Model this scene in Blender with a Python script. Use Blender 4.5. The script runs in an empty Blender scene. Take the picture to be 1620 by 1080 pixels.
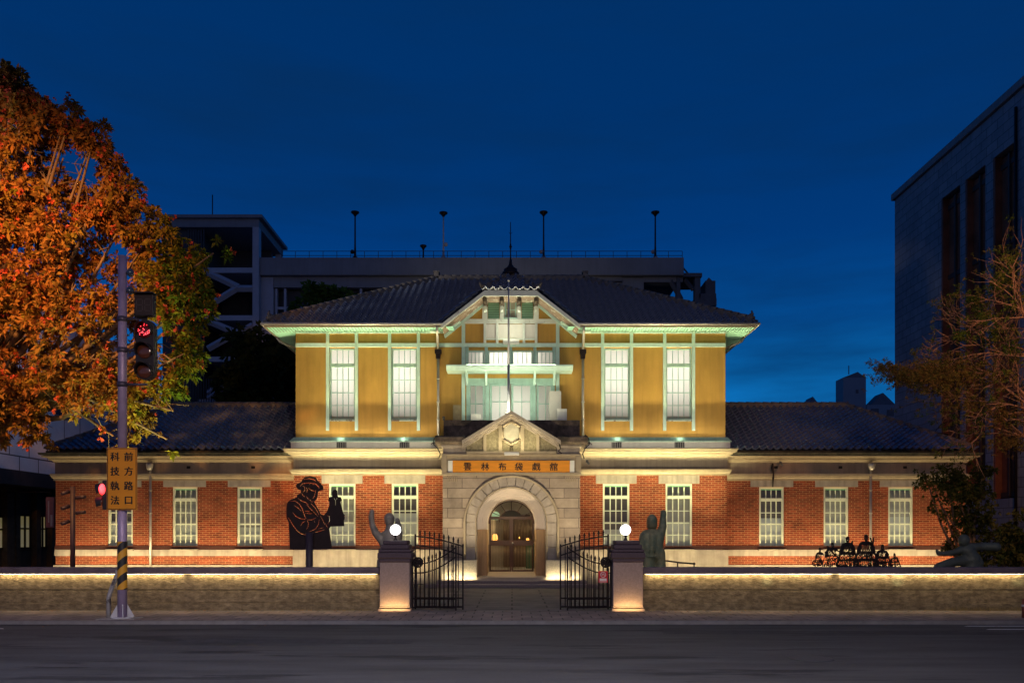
import bpy, bmesh, math, random
import numpy as np
from mathutils import Vector, Matrix
R = math.radians
random.seed(7)
SC = bpy.context.scene
COL = SC.collection

# ------------------------------------------------------------------ camera
F = 1300.0            # focal length in pixels of the 1620 px wide photograph
CH = 1.62             # camera height
cam_d = bpy.data.cameras.new('camera'); cam = bpy.data.objects.new('camera', cam_d)
COL.objects.link(cam); SC.camera = cam
cam.location = (0, 0, CH); cam.rotation_euler = (R(90), 0, 0)
cam_d.sensor_width = 36; cam_d.lens = F/1620*36; cam_d.shift_y = (848-540)/1620
cam_d.clip_start = 0.1; cam_d.clip_end = 3000
def X(px, D): return (px-810)*D/F
def Z(py, D): return CH+(848-py)*D/F
def P(px, py, D): return (X(px, D), D, Z(py, D))

# ------------------------------------------------------------------ world: blue hour
W = bpy.data.worlds.new('World'); SC.world = W; W.use_nodes = True
nt = W.node_tree; N = nt.nodes; L = nt.links
for n in list(N): N.remove(n)
def node(t, **kw):
    n = N.new(t)
    for k, v in kw.items():
        if k in n.inputs: n.inputs[k].default_value = v
        else: setattr(n, k, v)
    return n
out = node('ShaderNodeOutputWorld'); bg = node('ShaderNodeBackground')
tc = node('ShaderNodeTexCoord'); sep = node('ShaderNodeSeparateXYZ')
L.new(tc.outputs['Generated'], sep.inputs[0])
ramp = node('ShaderNodeValToRGB'); cr = ramp.color_ramp
cr.elements[0].position = 0.0; cr.elements[0].color = (0.004, 0.15, 0.46, 1)
cr.elements[1].position = 1.0; cr.elements[1].color = (0.0004, 0.020, 0.09, 1)
for p_, c_ in ((0.12, (0.005, 0.17, 0.50, 1)), (0.185, (0.003, 0.140, 0.44, 1)), (0.24, (0.0012, 0.068, 0.27, 1)), (0.33, (0.0004, 0.040, 0.190, 1)), (0.45, (0.0003, 0.032, 0.148, 1)), (0.6, (0.0003, 0.030, 0.135, 1))):
    e = cr.elements.new(p_); e.color = c_
L.new(sep.outputs['Z'], ramp.inputs[0])
# thin cloud streaks
mp = node('ShaderNodeMapping'); mp.inputs['Scale'].default_value = (1.6, 1.6, 9.0)
L.new(tc.outputs['Generated'], mp.inputs[0])
nz = node('ShaderNodeTexNoise', Scale=1.7, Detail=5.0, Roughness=0.55)
L.new(mp.outputs[0], nz.inputs['Vector'])
cl = node('ShaderNodeMapRange'); cl.inputs[1].default_value = 0.42; cl.inputs[2].default_value = 0.72
L.new(nz.outputs[0], cl.inputs[0])
mixc = node('ShaderNodeMix'); mixc.data_type = 'RGBA'
ml = node('ShaderNodeMath', operation='MULTIPLY'); ml.inputs[1].default_value = 0.8
L.new(cl.outputs[0], ml.inputs[0]); L.new(ml.outputs[0], mixc.inputs[0])
L.new(ramp.outputs[0], mixc.inputs[6]); mixc.inputs[7].default_value = (0.0015, 0.028, 0.115, 1)
# afterglow of the set sun low in the sky behind the camera
gl = node('ShaderNodeMapRange'); gl.inputs[1].default_value = 0.1; gl.inputs[2].default_value = -0.9
L.new(sep.outputs['Y'], gl.inputs[0])
gz = node('ShaderNodeMapRange'); gz.inputs[1].default_value = 0.45; gz.inputs[2].default_value = 0.05
L.new(sep.outputs['Z'], gz.inputs[0])
gm = node('ShaderNodeMath', operation='MULTIPLY'); L.new(gl.outputs[0], gm.inputs[0]); L.new(gz.outputs[0], gm.inputs[1])
mixg = node('ShaderNodeMix'); mixg.data_type = 'RGBA'; L.new(gm.outputs[0], mixg.inputs[0])
L.new(mixc.outputs[2], mixg.inputs[6]); mixg.inputs[7].default_value = (0.125, 0.120, 0.195, 1)
L.new(mixg.outputs[2], bg.inputs['Color']); bg.inputs['Strength'].default_value = 1.0
L.new(bg.outputs[0], out.inputs[0])
SC.view_settings.view_transform = 'Standard'; SC.view_settings.look = 'None'
SC.view_settings.exposure = 0.0; SC.view_settings.gamma = 1
SC.render.engine = 'CYCLES'
SC.cycles.use_denoising = True
SC.cycles.sample_clamp_indirect = 3.0
SC.cycles.max_bounces = 6; SC.cycles.transparent_max_bounces = 12
SC.cycles.caustics_reflective = False; SC.cycles.caustics_refractive = False

WARM = (1.0, 0.80, 0.48); WHITE = (1.0, 0.93, 0.78); GREENW = (0.86, 1.0, 0.72)
def area(name, loc, direction, sx, sy, power, color=WARM, parent=None, spread=180):
    d = bpy.data.lights.new(name, 'AREA'); d.shape = 'RECTANGLE'; d.size = sx; d.size_y = sy
    d.energy = power; d.color = color; d.spread = R(spread)
    o = bpy.data.objects.new(name, d); COL.objects.link(o); o.location = loc
    dv = Vector(direction).normalized()
    zax = -dv; xax = Vector((1, 0, 0)) if abs(dv.x) < 0.9 else Vector((0, 1, 0))
    yax = zax.cross(xax).normalized(); xax = yax.cross(zax)
    o.rotation_euler = Matrix((xax, yax, zax)).transposed().to_euler()
    return o
def spot(name, loc, target, power, color, angle=60, blend=0.6, radius=0.1):
    d = bpy.data.lights.new(name, 'SPOT'); d.energy = power; d.color = color
    d.spot_size = R(angle); d.spot_blend = blend; d.shadow_soft_size = radius
    o = bpy.data.objects.new(name, d); COL.objects.link(o); o.location = loc
    o.rotation_euler = (Vector(target)-Vector(loc)).to_track_quat('-Z', 'Y').to_euler()
    return o
def point(name, loc, power, color, radius=0.1):
    d = bpy.data.lights.new(name, 'POINT'); d.energy = power; d.color = color; d.shadow_soft_size = radius
    o = bpy.data.objects.new(name, d); COL.objects.link(o); o.location = loc
    return o

# --- facade floodlights: long ground fittings in front of the walls
FD = 27.15
area('uplight_main', (-4.9, FD, 0.35), (0, 0.36, 1), 4.6, 0.08, 85, (1.0, 0.78, 0.42))
area('uplight_main', (4.9, FD, 0.35), (0, 0.36, 1), 4.6, 0.08, 85, (1.0, 0.78, 0.42))
area('uplight_wing', (-11.7, 27.6, 0.35), (0, 0.40, 1), 8.0, 0.08, 185, (1.0, 0.76, 0.40))
area('uplight_wing', (11.7, 27.6, 0.35), (0, 0.40, 1), 8.0, 0.08, 185, (1.0, 0.76, 0.40))
# ledge lights washing the upper storey from the cornice top
for sx in (-1, 1):
    area('ledge_light', (sx*4.95, 27.80, 4.66), (0, 0.45, 1), 4.6, 0.05, 4, (1.0, 0.90, 0.64))
    area('ledge_wash', (sx*4.95, 27.96, 5.07), (0, 0.5, 1), 4.6, 0.04, 9, (1.0, 0.90, 0.68))
    for q in (3.66, 5.79):
        point('ledge_spot', (sx*q-0.06, 28.0, 5.02), 1.3, GREENW, 0.04)
    area('eave_flood', (sx*4.9, 26.75, 0.4), (0, 0.24, 1), 4.8, 0.15, 125, (1.0, 0.89, 0.46), spread=50)
    area('fore_flood', (sx*5.2, 24.6, 1.2), (0, 0.62, 1), 4.0, 0.15, 38, (1.0, 0.86, 0.55), spread=70)
# porch roof floods light the centre bay and gable
area('gable_flood', (-0.07, 27.0, 5.7), (0, 0.34, 1), 2.4, 0.15, 48, (0.98, 1.0, 0.72))
area('gable_lamp', (-0.03, 27.62, 8.30), (0, 0.22, 1), 0.6, 0.1, 10, (0.98, 1.0, 0.74))
area('gable_lamp', (-0.03, 27.55, 7.36), (0, 0.3, 1), 3.0, 0.1, 20, (0.98, 1.0, 0.74))
area('pediment_lamp', (0, 26.30, 4.40), (0, 0.22, 1), 1.6, 0.1, 20, (1.0, 0.88, 0.52))
for sx in (-1, 1):
    spot('porch_flood', (sx*2.6, 24.9, 0.15), (sx*1.2, 27.0, 4.1), 420, (1.0, 0.82, 0.54), 66, 0.9, 0.1)
spot('porch_flood', (-0.05, 21.0, 0.3), (-0.05, 26.8, 3.7), 760, (1.0, 0.83, 0.56), 54, 0.8, 0.15)
# street lamps of the junction, outside the frame, and added unseen fill lamps
spot('street_and_fill_light', (-11.0, 12.6, 11.0), (-13.6, 21.5, 6.8), 11500, (1.0, 0.41, 0.10), 78, 0.8, 0.25)
spot('street_and_fill_light', (12.5, 14.5, 9.5), (14.0, 22.0, 5.6), 2300, (1.0, 0.44, 0.18), 70, 0.7, 0.25)
spot('tree_uplight', (-8.7, 18.9, 0.6), (-9.2, 20.6, 6.4), 2600, (1.0, 0.92, 0.30), 62, 0.8, 0.1)
spot('street_and_fill_light', (3, 1, 8.5), (1.5, 20.0, 0.8), 2300, (1.0, 0.78, 0.58), 95, 0.8, 0.3)
for sx in (-1, 1): spot('street_and_fill_light', (sx*27, 13, 13), (sx*3.6, 29.8, 11.2), 15000, (1.0, 0.92, 0.82), 18, 0.7, 0.3)  # unseen narrow lamps added on both sides to bring out the roof ribs
spot('street_and_fill_light', (-15.2, 31.5, 9.5), (-20.2, 34, 7.0), 170, (0.62, 0.72, 1.0), 120, 0.9, 0.2)  # unseen cool fill added to brighten the pale building at the left
spot('rear_block_fill', (-1, 43, 12), (0, 52, 17.6), 380, (1.0, 0.86, 0.62), 100, 1.0, 0.2)  # hidden lamp added in place of museum light spilling onto the rear block
area('porch_light', (-0.02, 27.75, 2.72), (0, 0, -1), 0.3, 0.3, 26, (1.0, 0.78, 0.45))
area('street_ambient', (-3, 3, 8), (0, 0.5, -1), 14, 2, 560, (0.86, 0.84, 1.0), spread=100)  # broad unseen panel added to brighten the road
spot('street_and_fill_light', (-4, 4, 7.5), (-9.0, 17.0, 2.2), 1300, (1.0, 0.72, 0.60), 50, 0.9, 0.3)

# ------------------------------------------------------------------ materials
MATS = {}
def mat(name, col, rough=0.7, var=0.15, scale=3.0, bump=0.0, bscale=40.0, metal=0.0, emit=None, estr=0.0,
        streak=0.0, spec=0.35, stretch=(1, 1, 1), col2=None, thr=(0.45, 0.65)):
    if name in MATS: return MATS[name]
    m = bpy.data.materials.new(name); m.use_nodes = True; t = m.node_tree; n = t.nodes; l = t.links
    b = n['Principled BSDF']; b.inputs['Roughness'].default_value = rough; b.inputs['Metallic'].default_value = metal
    b.inputs['Specular IOR Level'].default_value = spec
    c = n.new('ShaderNodeTexCoord'); mpg = n.new('ShaderNodeMapping'); mpg.inputs['Scale'].default_value = stretch
    l.new(c.outputs['Object'], mpg.inputs[0])
    nz = n.new('ShaderNodeTexNoise'); nz.inputs['Scale'].default_value = scale; nz.inputs['Detail'].default_value = 8; nz.inputs['Roughness'].default_value = 0.62
    l.new(mpg.outputs[0], nz.inputs['Vector'])
    r = n.new('ShaderNodeValToRGB'); r.color_ramp.elements[0].position = 0.3; r.color_ramp.elements[1].position = 0.7
    r.color_ramp.elements[0].color = tuple(max(0, x*(1-var)) for x in col)+(1,)
    r.color_ramp.elements[1].color = tuple(min(1, x*(1+var)) for x in col)+(1,)
    l.new(nz.outputs[0], r.inputs[0]); last = r.outputs[0]
    if col2 is not None:      # second colour in patches (peeling, moss, rust)
        n2 = n.new('ShaderNodeTexNoise'); n2.inputs['Scale'].default_value = scale*0.6; n2.inputs['Detail'].default_value = 10; n2.inputs['Roughness'].default_value = 0.7
        l.new(mpg.outputs[0], n2.inputs['Vector'])
        q = n.new('ShaderNodeMapRange'); q.inputs[1].default_value = thr[0]; q.inputs[2].default_value = thr[1]
        l.new(n2.outputs[0], q.inputs[0]); mx = n.new('ShaderNodeMix'); mx.data_type = 'RGBA'
        l.new(q.outputs[0], mx.inputs[0]); l.new(last, mx.inputs[6]); mx.inputs[7].default_value = tuple(col2)+(1,); last = mx.outputs[2]
    if streak > 0:            # rain streaks running down
        m2 = n.new('ShaderNodeMapping'); m2.inputs['Scale'].default_value = (7, 7, 0.5); l.new(c.outputs['Object'], m2.inputs[0])
        n3 = n.new('ShaderNodeTexNoise'); n3.inputs['Scale'].default_value = 1.0; n3.inputs['Detail'].default_value = 6; l.new(m2.outputs[0], n3.inputs['Vector'])
        q = n.new('ShaderNodeMapRange'); q.inputs[1].default_value = 0.45; q.inputs[2].default_value = 0.75; q.inputs[4].default_value = streak
        l.new(n3.outputs[0], q.inputs[0]); mx = n.new('ShaderNodeMix'); mx.data_type = 'RGBA'
        l.new(q.outputs[0], mx.inputs[0]); l.new(last, mx.inputs[6]); mx.inputs[7].default_value = tuple(x*0.3 for x in col)+(1,); last = mx.outputs[2]
    l.new(last, b.inputs['Base Color'])
    if bump > 0:
        nb = n.new('ShaderNodeTexNoise'); nb.inputs['Scale'].default_value = bscale; nb.inputs['Detail'].default_value = 6
        l.new(mpg.outputs[0], nb.inputs['Vector'])
        bp = n.new('ShaderNodeBump'); bp.inputs['Strength'].default_value = bump; bp.inputs['Distance'].default_value = 0.02
        l.new(nb.outputs[0], bp.inputs['Height']); l.new(bp.outputs[0], b.inputs['Normal'])
    if emit is not None:
        b.inputs['Emission Color'].default_value = tuple(emit)+(1,); b.inputs['Emission Strength'].default_value = estr
    MATS[name] = m; return m
def brick_mat(name='red_brick', c1=(0.33, 0.062, 0.025), c2=(0.15, 0.028, 0.014), mortar=(0.46, 0.23, 0.11), bw=0.225, rh=0.068, ms=0.0085, bdist=0.01, bias=-0.1, flat=False, off=(0, 0), nv=(0.62, 1.25)):
    m = bpy.data.materials.new(name); m.use_nodes = True; t = m.node_tree; n = t.nodes; l = t.links
    b = n['Principled BSDF']; b.inputs['Roughness'].default_value = 0.8; b.inputs['Specular IOR Level'].default_value = 0.25
    c = n.new('ShaderNodeTexCoord'); s = n.new('ShaderNodeSeparateXYZ'); l.new(c.outputs['Object'], s.inputs[0])
    ad = n.new('ShaderNodeMath'); ad.operation = 'ADD'; l.new(s.outputs[0], ad.inputs[0]); l.new(s.outputs[1], ad.inputs[1])
    cb = n.new('ShaderNodeCombineXYZ')
    if flat: l.new(s.outputs[0], cb.inputs[0]); l.new(s.outputs[1], cb.inputs[1])
    else:
        of = n.new('ShaderNodeMath'); of.operation = 'ADD'; of.inputs[1].default_value = off[1]; l.new(s.outputs[2], of.inputs[0])
        l.new(ad.outputs[0], cb.inputs[0]); l.new(of.outputs[0], cb.inputs[1])
    bt = n.new('ShaderNodeTexBrick'); bt.inputs['Scale'].default_value = 1.0; bt.inputs['Brick Width'].default_value = bw
    bt.inputs['Row Height'].default_value = rh; bt.inputs['Mortar Size'].default_value = ms; bt.inputs['Mortar Smooth'].default_value = 0.15
    bt.inputs['Bias'].default_value = bias
    bt.inputs['Color1'].default_value = c1+(1,); bt.inputs['Color2'].default_value = c2+(1,); bt.inputs['Mortar'].default_value = mortar+(1,)
    l.new(cb.outputs[0], bt.inputs['Vector'])
    nz = n.new('ShaderNodeTexNoise'); nz.inputs['Scale'].default_value = 1.3; nz.inputs['Detail'].default_value = 9; nz.inputs['Roughness'].default_value = 0.7; l.new(c.outputs['Object'], nz.inputs['Vector'])
    r = n.new('ShaderNodeMapRange'); r.inputs[1].default_value = 0.3; r.inputs[2].default_value = 0.7; r.inputs[3].default_value = nv[0]; r.inputs[4].default_value = nv[1]
    l.new(nz.outputs[0], r.inputs[0])
    mx = n.new('ShaderNodeMix'); mx.data_type = 'RGBA'; mx.blend_type = 'MULTIPLY'; mx.inputs[0].default_value = 1
    l.new(bt.outputs['Color'], mx.inputs[6]); l.new(r.outputs[0], mx.inputs[7]); l.new(mx.outputs[2], b.inputs['Base Color'])
    bp = n.new('ShaderNodeBump'); bp.inputs['Strength'].default_value = 0.5; bp.inputs['Distance'].default_value = bdist; bp.invert = True
    l.new(bt.outputs['Fac'], bp.inputs['Height']); l.new(bp.outputs[0], b.inputs['Normal'])
    MATS[name] = m; return m
BRICK = brick_mat()
STONE = mat('grey_stone', (0.42, 0.37, 0.30), 0.8, 0.2, 2.5, 0.25, 60, streak=0.45)
STONE_P = mat('portal_stone', (0.40, 0.34, 0.27), 0.75, 0.25, 2.0, 0.4, 25, streak=0.35)
ROUGHCAST = mat('roughcast', (0.27, 0.23, 0.14), 0.9, 0.3, 14, 0.9, 22)
MOSS = mat('mossy_stone', (0.16, 0.12, 0.09), 0.95, 0.5, 4, 0.7, 18, col2=(0.055, 0.045, 0.035), thr=(0.4, 0.6))
STUCCO = mat('frieze_stucco', (0.30, 0.25, 0.19), 0.85, 0.15, 1.5, 0.1, 60, streak=0.3)
CREAM = mat('cream_moulding', (0.38, 0.31, 0.205), 0.65, 0.1, 3, 0.1, 40, streak=0.2)
OCHRE = mat('ochre_plaster', (0.53, 0.30, 0.065), 0.85, 0.22, 0.9, 0.15, 50, streak=0.22, stretch=(1, 1, 0.5))
MINT = mat('mint_timber', (0.60, 0.80, 0.68), 0.5, 0.08, 5, 0.1, 30, streak=0.12)
MINTD = mat('aged_mint_timber', (0.38, 0.56, 0.47), 0.6, 0.12, 5, 0.2, 30, streak=0.25)
PALE = mat('pale_timber', (0.72, 0.76, 0.66), 0.6, 0.1, 5, 0.2, 30, col2=(0.30, 0.22, 0.15), thr=(0.60, 0.66))
PEEL = mat('peeling_soffit', (0.34, 0.24, 0.17), 0.9, 0.25, 6, 0.4, 20, col2=(0.70, 0.66, 0.52), thr=(0.56, 0.6))
WHITEP = mat('white_paint', (0.80, 0.80, 0.72), 0.5, 0.05, 5)
PALEF = mat('pale_green_frame', (0.80, 0.86, 0.66), 0.5, 0.05, 5)
PANEL = mat('white_panel', (0.80, 0.76, 0.66), 0.6, 0.05, 3, streak=0.15)
TILE = mat('dark_roof_tile', (0.115, 0.142, 0.215), 0.24, 0.25, 9, 0.10, 30, spec=0.9, col2=(0.17, 0.155, 0.13), thr=(0.66, 0.78))
TILEM = mat('ridge_tile', (0.13, 0.115, 0.10), 0.55, 0.35, 6, 0.4, 25, col2=(0.30, 0.27, 0.20), thr=(0.55, 0.7))
GUTTER = mat('metal_gutter', (0.50, 0.47, 0.42), 0.4, 0.15, 4, metal=0.5)
DARKVOID = mat('vent_black', (0.02, 0.02, 0.02), 0.9)
IRON = mat('dark_iron', (0.020, 0.013, 0.014), 0.5, 0.2, 8, metal=0.4)
BROWNW = mat('dark_door_wood', (0.055, 0.022, 0.014), 0.45, 0.25, 6)
TANW = mat('tan_panelling', (0.46, 0.29, 0.14), 0.55, 0.2, 2, stretch=(10, 10, 0.6), bump=0.2)
PLASTER = mat('white_reveal_plaster', (0.66, 0.58, 0.50), 0.7, 0.06, 2)
BRONZE = mat('green_bronze', (0.27, 0.26, 0.14), 0.55, 0.35, 4, 1.0, 9, metal=0.1, col2=(0.12, 0.17, 0.11), thr=(0.45, 0.62))
BRONZE2 = mat('grey_bronze', (0.33, 0.28, 0.21), 0.5, 0.3, 4, 0.9, 9, metal=0.1, col2=(0.14, 0.14, 0.12), thr=(0.5, 0.65))
ASHLAR = brick_mat('portal_ashlar', (0.46, 0.37, 0.27), (0.33, 0.265, 0.20), (0.14, 0.11, 0.09), 0.95, 0.322, 0.009, 0.03, 0.0, off=(0, 0.03), nv=(0.6, 1.2))
PAVERS = brick_mat('pavement_tiles', (0.25, 0.19, 0.17), (0.17, 0.135, 0.13), (0.04, 0.035, 0.035), 0.40, 0.40, 0.012, 0.01, 0.0, flat=True, nv=(0.5, 1.4))
SLABS = brick_mat('forecourt_slabs', (0.17, 0.15, 0.145), (0.13, 0.115, 0.115), (0.04, 0.035, 0.035), 1.6, 0.55, 0.02, 0.01, 0.0, flat=True, nv=(0.6, 1.3))
ASPHALT = mat('asphalt', (0.062, 0.061, 0.066), 0.75, 0.35, 1.2, 1.0, 90, stretch=(0.30, 1.9, 1), col2=(0.026, 0.025, 0.029), thr=(0.56, 0.60))
CONC = mat('stained_wall_render', (0.23, 0.175, 0.105), 0.9, 0.35, 13.0, 0.8, 30, stretch=(0.7, 1, 1.4), col2=(0.10, 0.072, 0.042), thr=(0.40, 0.66), streak=0.4)
COPING = mat('dark_coping', (0.15, 0.11, 0.125), 0.7, 0.3, 3, 0.4, 30)
PIER = mat('pinkish_granite', (0.35, 0.25, 0.21), 0.6, 0.18, 30, 0.15, 80)
PIERCAP = mat('dark_granite', (0.085, 0.055, 0.065), 0.6, 0.2, 30, 0.15, 80)
def simple_emit(name, col, s):
    m = bpy.data.materials.new(name); m.use_nodes = True; b = m.node_tree.nodes['Principled BSDF']
    b.inputs['Base Color'].default_value = (0.8, 0.8, 0.8, 1)
    b.inputs['Emission Color'].default_value = tuple(col)+(1,); b.inputs['Emission Strength'].default_value = s
    MATS[name] = m; return m
def glass(name, tint=(0.85, 0.9, 0.9), refl=0.08):
    m = bpy.data.materials.new(name); m.use_nodes = True; t = m.node_tree; n = t.nodes; l = t.links
    n.remove(n['Principled BSDF']); o = n['Material Output']
    tr = n.new('ShaderNodeBsdfTransparent'); tr.inputs[0].default_value = tint+(1,)
    g = n.new('ShaderNodeBsdfGlossy'); g.inputs['Roughness'].default_value = 0.05
    mx = n.new('ShaderNodeMixShader'); mx.inputs[0].default_value = refl
    l.new(tr.outputs[0], mx.inputs[1]); l.new(g.outputs[0], mx.inputs[2]); l.new(mx.outputs[0], o.inputs[0])
    return m
GLASS = glass('window_glass')
def blind_mat(name, col, trans):
    m = bpy.data.materials.new(name); m.use_nodes = True; t = m.node_tree; n = t.nodes; l = t.links
    n.remove(n['Principled BSDF']); o = n['Material Output']
    d = n.new('ShaderNodeBsdfDiffuse'); tr = n.new('ShaderNodeBsdfTranslucent'); mx = n.new('ShaderNodeMixShader')
    c = n.new('ShaderNodeTexCoord'); w = n.new('ShaderNodeTexNoise'); mpg = n.new('ShaderNodeMapping'); mpg.inputs['Scale'].default_value = (18, 1, 1.2)
    l.new(c.outputs['Object'], mpg.inputs[0]); l.new(mpg.outputs[0], w.inputs['Vector']); w.inputs['Scale'].default_value = 1
    r = n.new('ShaderNodeValToRGB'); r.color_ramp.elements[0].color = tuple(x*0.97 for x in col)+(1,); r.color_ramp.elements[1].color = tuple(col)+(1,)
    r.color_ramp.elements[0].position = 0.35; r.color_ramp.elements[1].position = 0.6
    l.new(w.outputs[0], r.inputs[0]); l.new(r.outputs[0], d.inputs[0]); l.new(r.outputs[0], tr.inputs[0])
    mx.inputs[0].default_value = trans; l.new(d.outputs[0], mx.inputs[1]); l.new(tr.outputs[0], mx.inputs[2]); l.new(mx.outputs[0], o.inputs[0])
    MATS[name] = m; return m
BLIND_W = blind_mat('white_blind', (0.86, 0.82, 0.74), 0.6)
BLIND_G = blind_mat('grey_blind', (0.46, 0.42, 0.34), 0.4)
BLIND_L = blind_mat('linen_blind', (0.66, 0.64, 0.54), 0.45)
BLIND_D = blind_mat('dark_blind', (0.16, 0.13, 0.11), 0.2)

# ------------------------------------------------------------------ mesh builder
SPLIT = {}
for _n in 'brick_wall frieze cornice plinth ledge flashing soffit soffit_batten fascia gutter gable_trim eave_return plinth_block wall_panelling entablature porch_cornice gable_soffit dark_brick_course bargeboard'.split(): SPLIT[_n] = 'x'
for _n in 'bay_jamb timber_post lintel timber_rail wall_plate window_sill purlin purlin_bracket gable_frame panel_post mullion end_panel bracket strap foot mast_fitting vent roof_railing stair weapon camera_dome beam shop_pillar raking_cornice window_bars hall_cabinet'.split(): SPLIT[_n] = 'piece'
class MB:
    def __init__(s): s.v = []; s.f = []; s.m = []; s.cur = 0; s.smooth = []; s.p = []; s.np = 0
    def add(s, vs, fs, sm=False):
        o = len(s.v); s.v += [tuple(p) for p in vs]
        s.np += 1
        for f in fs: s.f.append(tuple(i+o for i in f)); s.m.append(s.cur); s.smooth.append(sm); s.p.append(s.np)
        return s
    def box(s, x0, x1, y0, y1, z0, z1):
        if x0 > x1: x0, x1 = x1, x0
        v = [(x0,y0,z0),(x1,y0,z0),(x1,y1,z0),(x0,y1,z0),(x0,y0,z1),(x1,y0,z1),(x1,y1,z1),(x0,y1,z1)]
        return s.add(v, [(0,3,2,1),(4,5,6,7),(0,1,5,4),(1,2,6,5),(2,3,7,6),(3,0,4,7)])
    def prism(s, poly, y0, y1):           # poly in (x, z), extruded along y
        n = len(poly); v = [(x, y0, z) for x, z in poly]+[(x, y1, z) for x, z in poly]
        fs = [tuple(range(n)), tuple(range(2*n-1, n-1, -1))]+[(i, i+n, (i+1) % n+n, (i+1) % n) for i in range(n)]
        return s.add(v, fs)
    def prof(s, poly, x0, x1):            # profile in (y, z), extruded along x
        n = len(poly); v = [(x0, y, z) for y, z in poly]+[(x1, y, z) for y, z in poly]
        fs = [tuple(range(n)), tuple(range(2*n-1, n-1, -1))]+[(i, i+n, (i+1) % n+n, (i+1) % n) for i in range(n)]
        return s.add(v, fs)
    def tube(s, pts, rad, n=8, caps=True, sm=True):
        pts = [Vector(p) for p in pts]; k = len(pts)
        rs = rad if isinstance(rad, (list, tuple)) else [rad]*k
        vs = []; prev = None
        for i, p in enumerate(pts):
            d = (pts[min(i+1, k-1)]-pts[max(i-1, 0)])
            if d.length < 1e-9: d = Vector((0, 0, 1))
            d.normalize()
            if prev is None:
                a = d.orthogonal().normalized()
            else:
                a = prev-d*prev.dot(d); a = a.normalized() if a.length > 1e-6 else d.orthogonal().normalized()
            prev = a; b = d.cross(a)
            for j in range(n):
                t = 2*math.pi*j/n+ (math.pi/n)
                vs.append(p+(a*math.cos(t)+b*math.sin(t))*rs[i])
        fs = []
        for i in range(k-1):
            for j in range(n): fs.append((i*n+j, i*n+(j+1) % n, (i+1)*n+(j+1) % n, (i+1)*n+j))
        s.add(vs, fs, sm)
        if caps: 
            o = len(s.v)-k*n
            s.f.append(tuple(o+j for j in range(n-1, -1, -1))); s.m.append(s.cur); s.smooth.append(False); s.p.append(s.np)
            s.f.append(tuple(o+(k-1)*n+j for j in range(n))); s.m.append(s.cur); s.smooth.append(False); s.p.append(s.np)
        return s
    def bar(s, p0, p1, w, h=None):        # square bar
        return s.tube([p0, p1], w*0.7071, 4, True, False)
    def ball(s, c, r, n=14, m=8, sq=(1, 1, 1)):
        vs = [(c[0], c[1], c[2]+r*sq[2])]; fs = []
        for i in range(1, m):
            t = math.pi*i/m
            for j in range(n):
                u = 2*math.pi*j/n; vs.append((c[0]+r*sq[0]*math.sin(t)*math.cos(u), c[1]+r*sq[1]*math.sin(t)*math.sin(u), c[2]+r*sq[2]*math.cos(t)))
        vs.append((c[0], c[1], c[2]-r*sq[2])); e = len(vs)-1
        for j in range(n): fs.append((0, 1+j, 1+(j+1) % n)); fs.append((e, 1+(m-2)*n+(j+1) % n, 1+(m-2)*n+j))
        for i in range(m-2):
            for j in range(n): a = 1+i*n; fs.append((a+j, a+n+j, a+n+(j+1) % n, a+(j+1) % n))
        return s.add(vs, fs, True)
    def lathe(s, c, prof, n=16, sm=True):  # prof: (r, z)
        vs = []; k = len(prof)
        for r, z in prof:
            for j in range(n): u = 2*math.pi*j/n; vs.append((c[0]+r*math.cos(u), c[1]+r*math.sin(u), c[2]+z))
        fs = [(i*n+j, i*n+(j+1) % n, (i+1)*n+(j+1) % n, (i+1)*n+j) for i in range(k-1) for j in range(n)]
        fs.append(tuple(range(n-1, -1, -1))); fs.append(tuple((k-1)*n+j for j in range(n)))
        return s.add(vs, fs, sm)
    def build(s, name, mats, parent=None, bevel=0, fix=True):
        how = SPLIT.get(name)
        if how:
            groups = {}
            for i, f in enumerate(s.f):
                if how == 'x': key = sum(s.v[j][0] for j in f)/len(f) > -0.04
                else: key = s.p[i]
                groups.setdefault(key, []).append(i)
            if len(groups) > 1:
                res = None
                for key in sorted(groups):
                    q = MB(); remap = {}
                    for i in groups[key]:
                        q.f.append(tuple(remap.setdefault(j, len(remap)) for j in s.f[i])); q.m.append(s.m[i]); q.smooth.append(s.smooth[i]); q.p.append(1)
                    q.v = [None]*len(remap)
                    for a, c in remap.items(): q.v[c] = s.v[a]
                    res = q._build(name, mats, parent, bevel, fix)
                return res
        return s._build(name, mats, parent, bevel, fix)
    def _build(s, name, mats, parent=None, bevel=0, fix=True):
        me = bpy.data.meshes.new(name); me.from_pydata(s.v, [], s.f)
        ms = mats if isinstance(mats, (list, tuple)) else [mats]
        for m in ms: me.materials.append(m)
        me.polygons.foreach_set('material_index', s.m); me.polygons.foreach_set('use_smooth', s.smooth); me.update()
        if fix:
            bm = bmesh.new(); bm.from_mesh(me); bmesh.ops.recalc_face_normals(bm, faces=bm.faces); bm.to_mesh(me); bm.free()
        o = bpy.data.objects.new(name, me); COL.objects.link(o)
        if parent is not None: adopt(o, parent)
        if bevel > 0:
            md = o.modifiers.new('bevel', 'BEVEL'); md.width = bevel; md.segments = 2; md.limit_method = 'ANGLE'; md.angle_limit = R(40)
        return o
def wmat(o):      # world matrix without waiting for the depsgraph
    m = Matrix.LocRotScale(o.location, o.rotation_euler, o.scale)
    if o.parent: m = wmat(o.parent) @ o.matrix_parent_inverse @ m
    return m
def adopt(o, parent): o.parent = parent; o.matrix_parent_inverse = wmat(parent).inverted()
def tag(o, label, cat, group=None, kind=None):
    o['label'] = label; o['category'] = cat
    if group: o['group'] = group
    if kind: o['kind'] = kind
    return o
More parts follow.
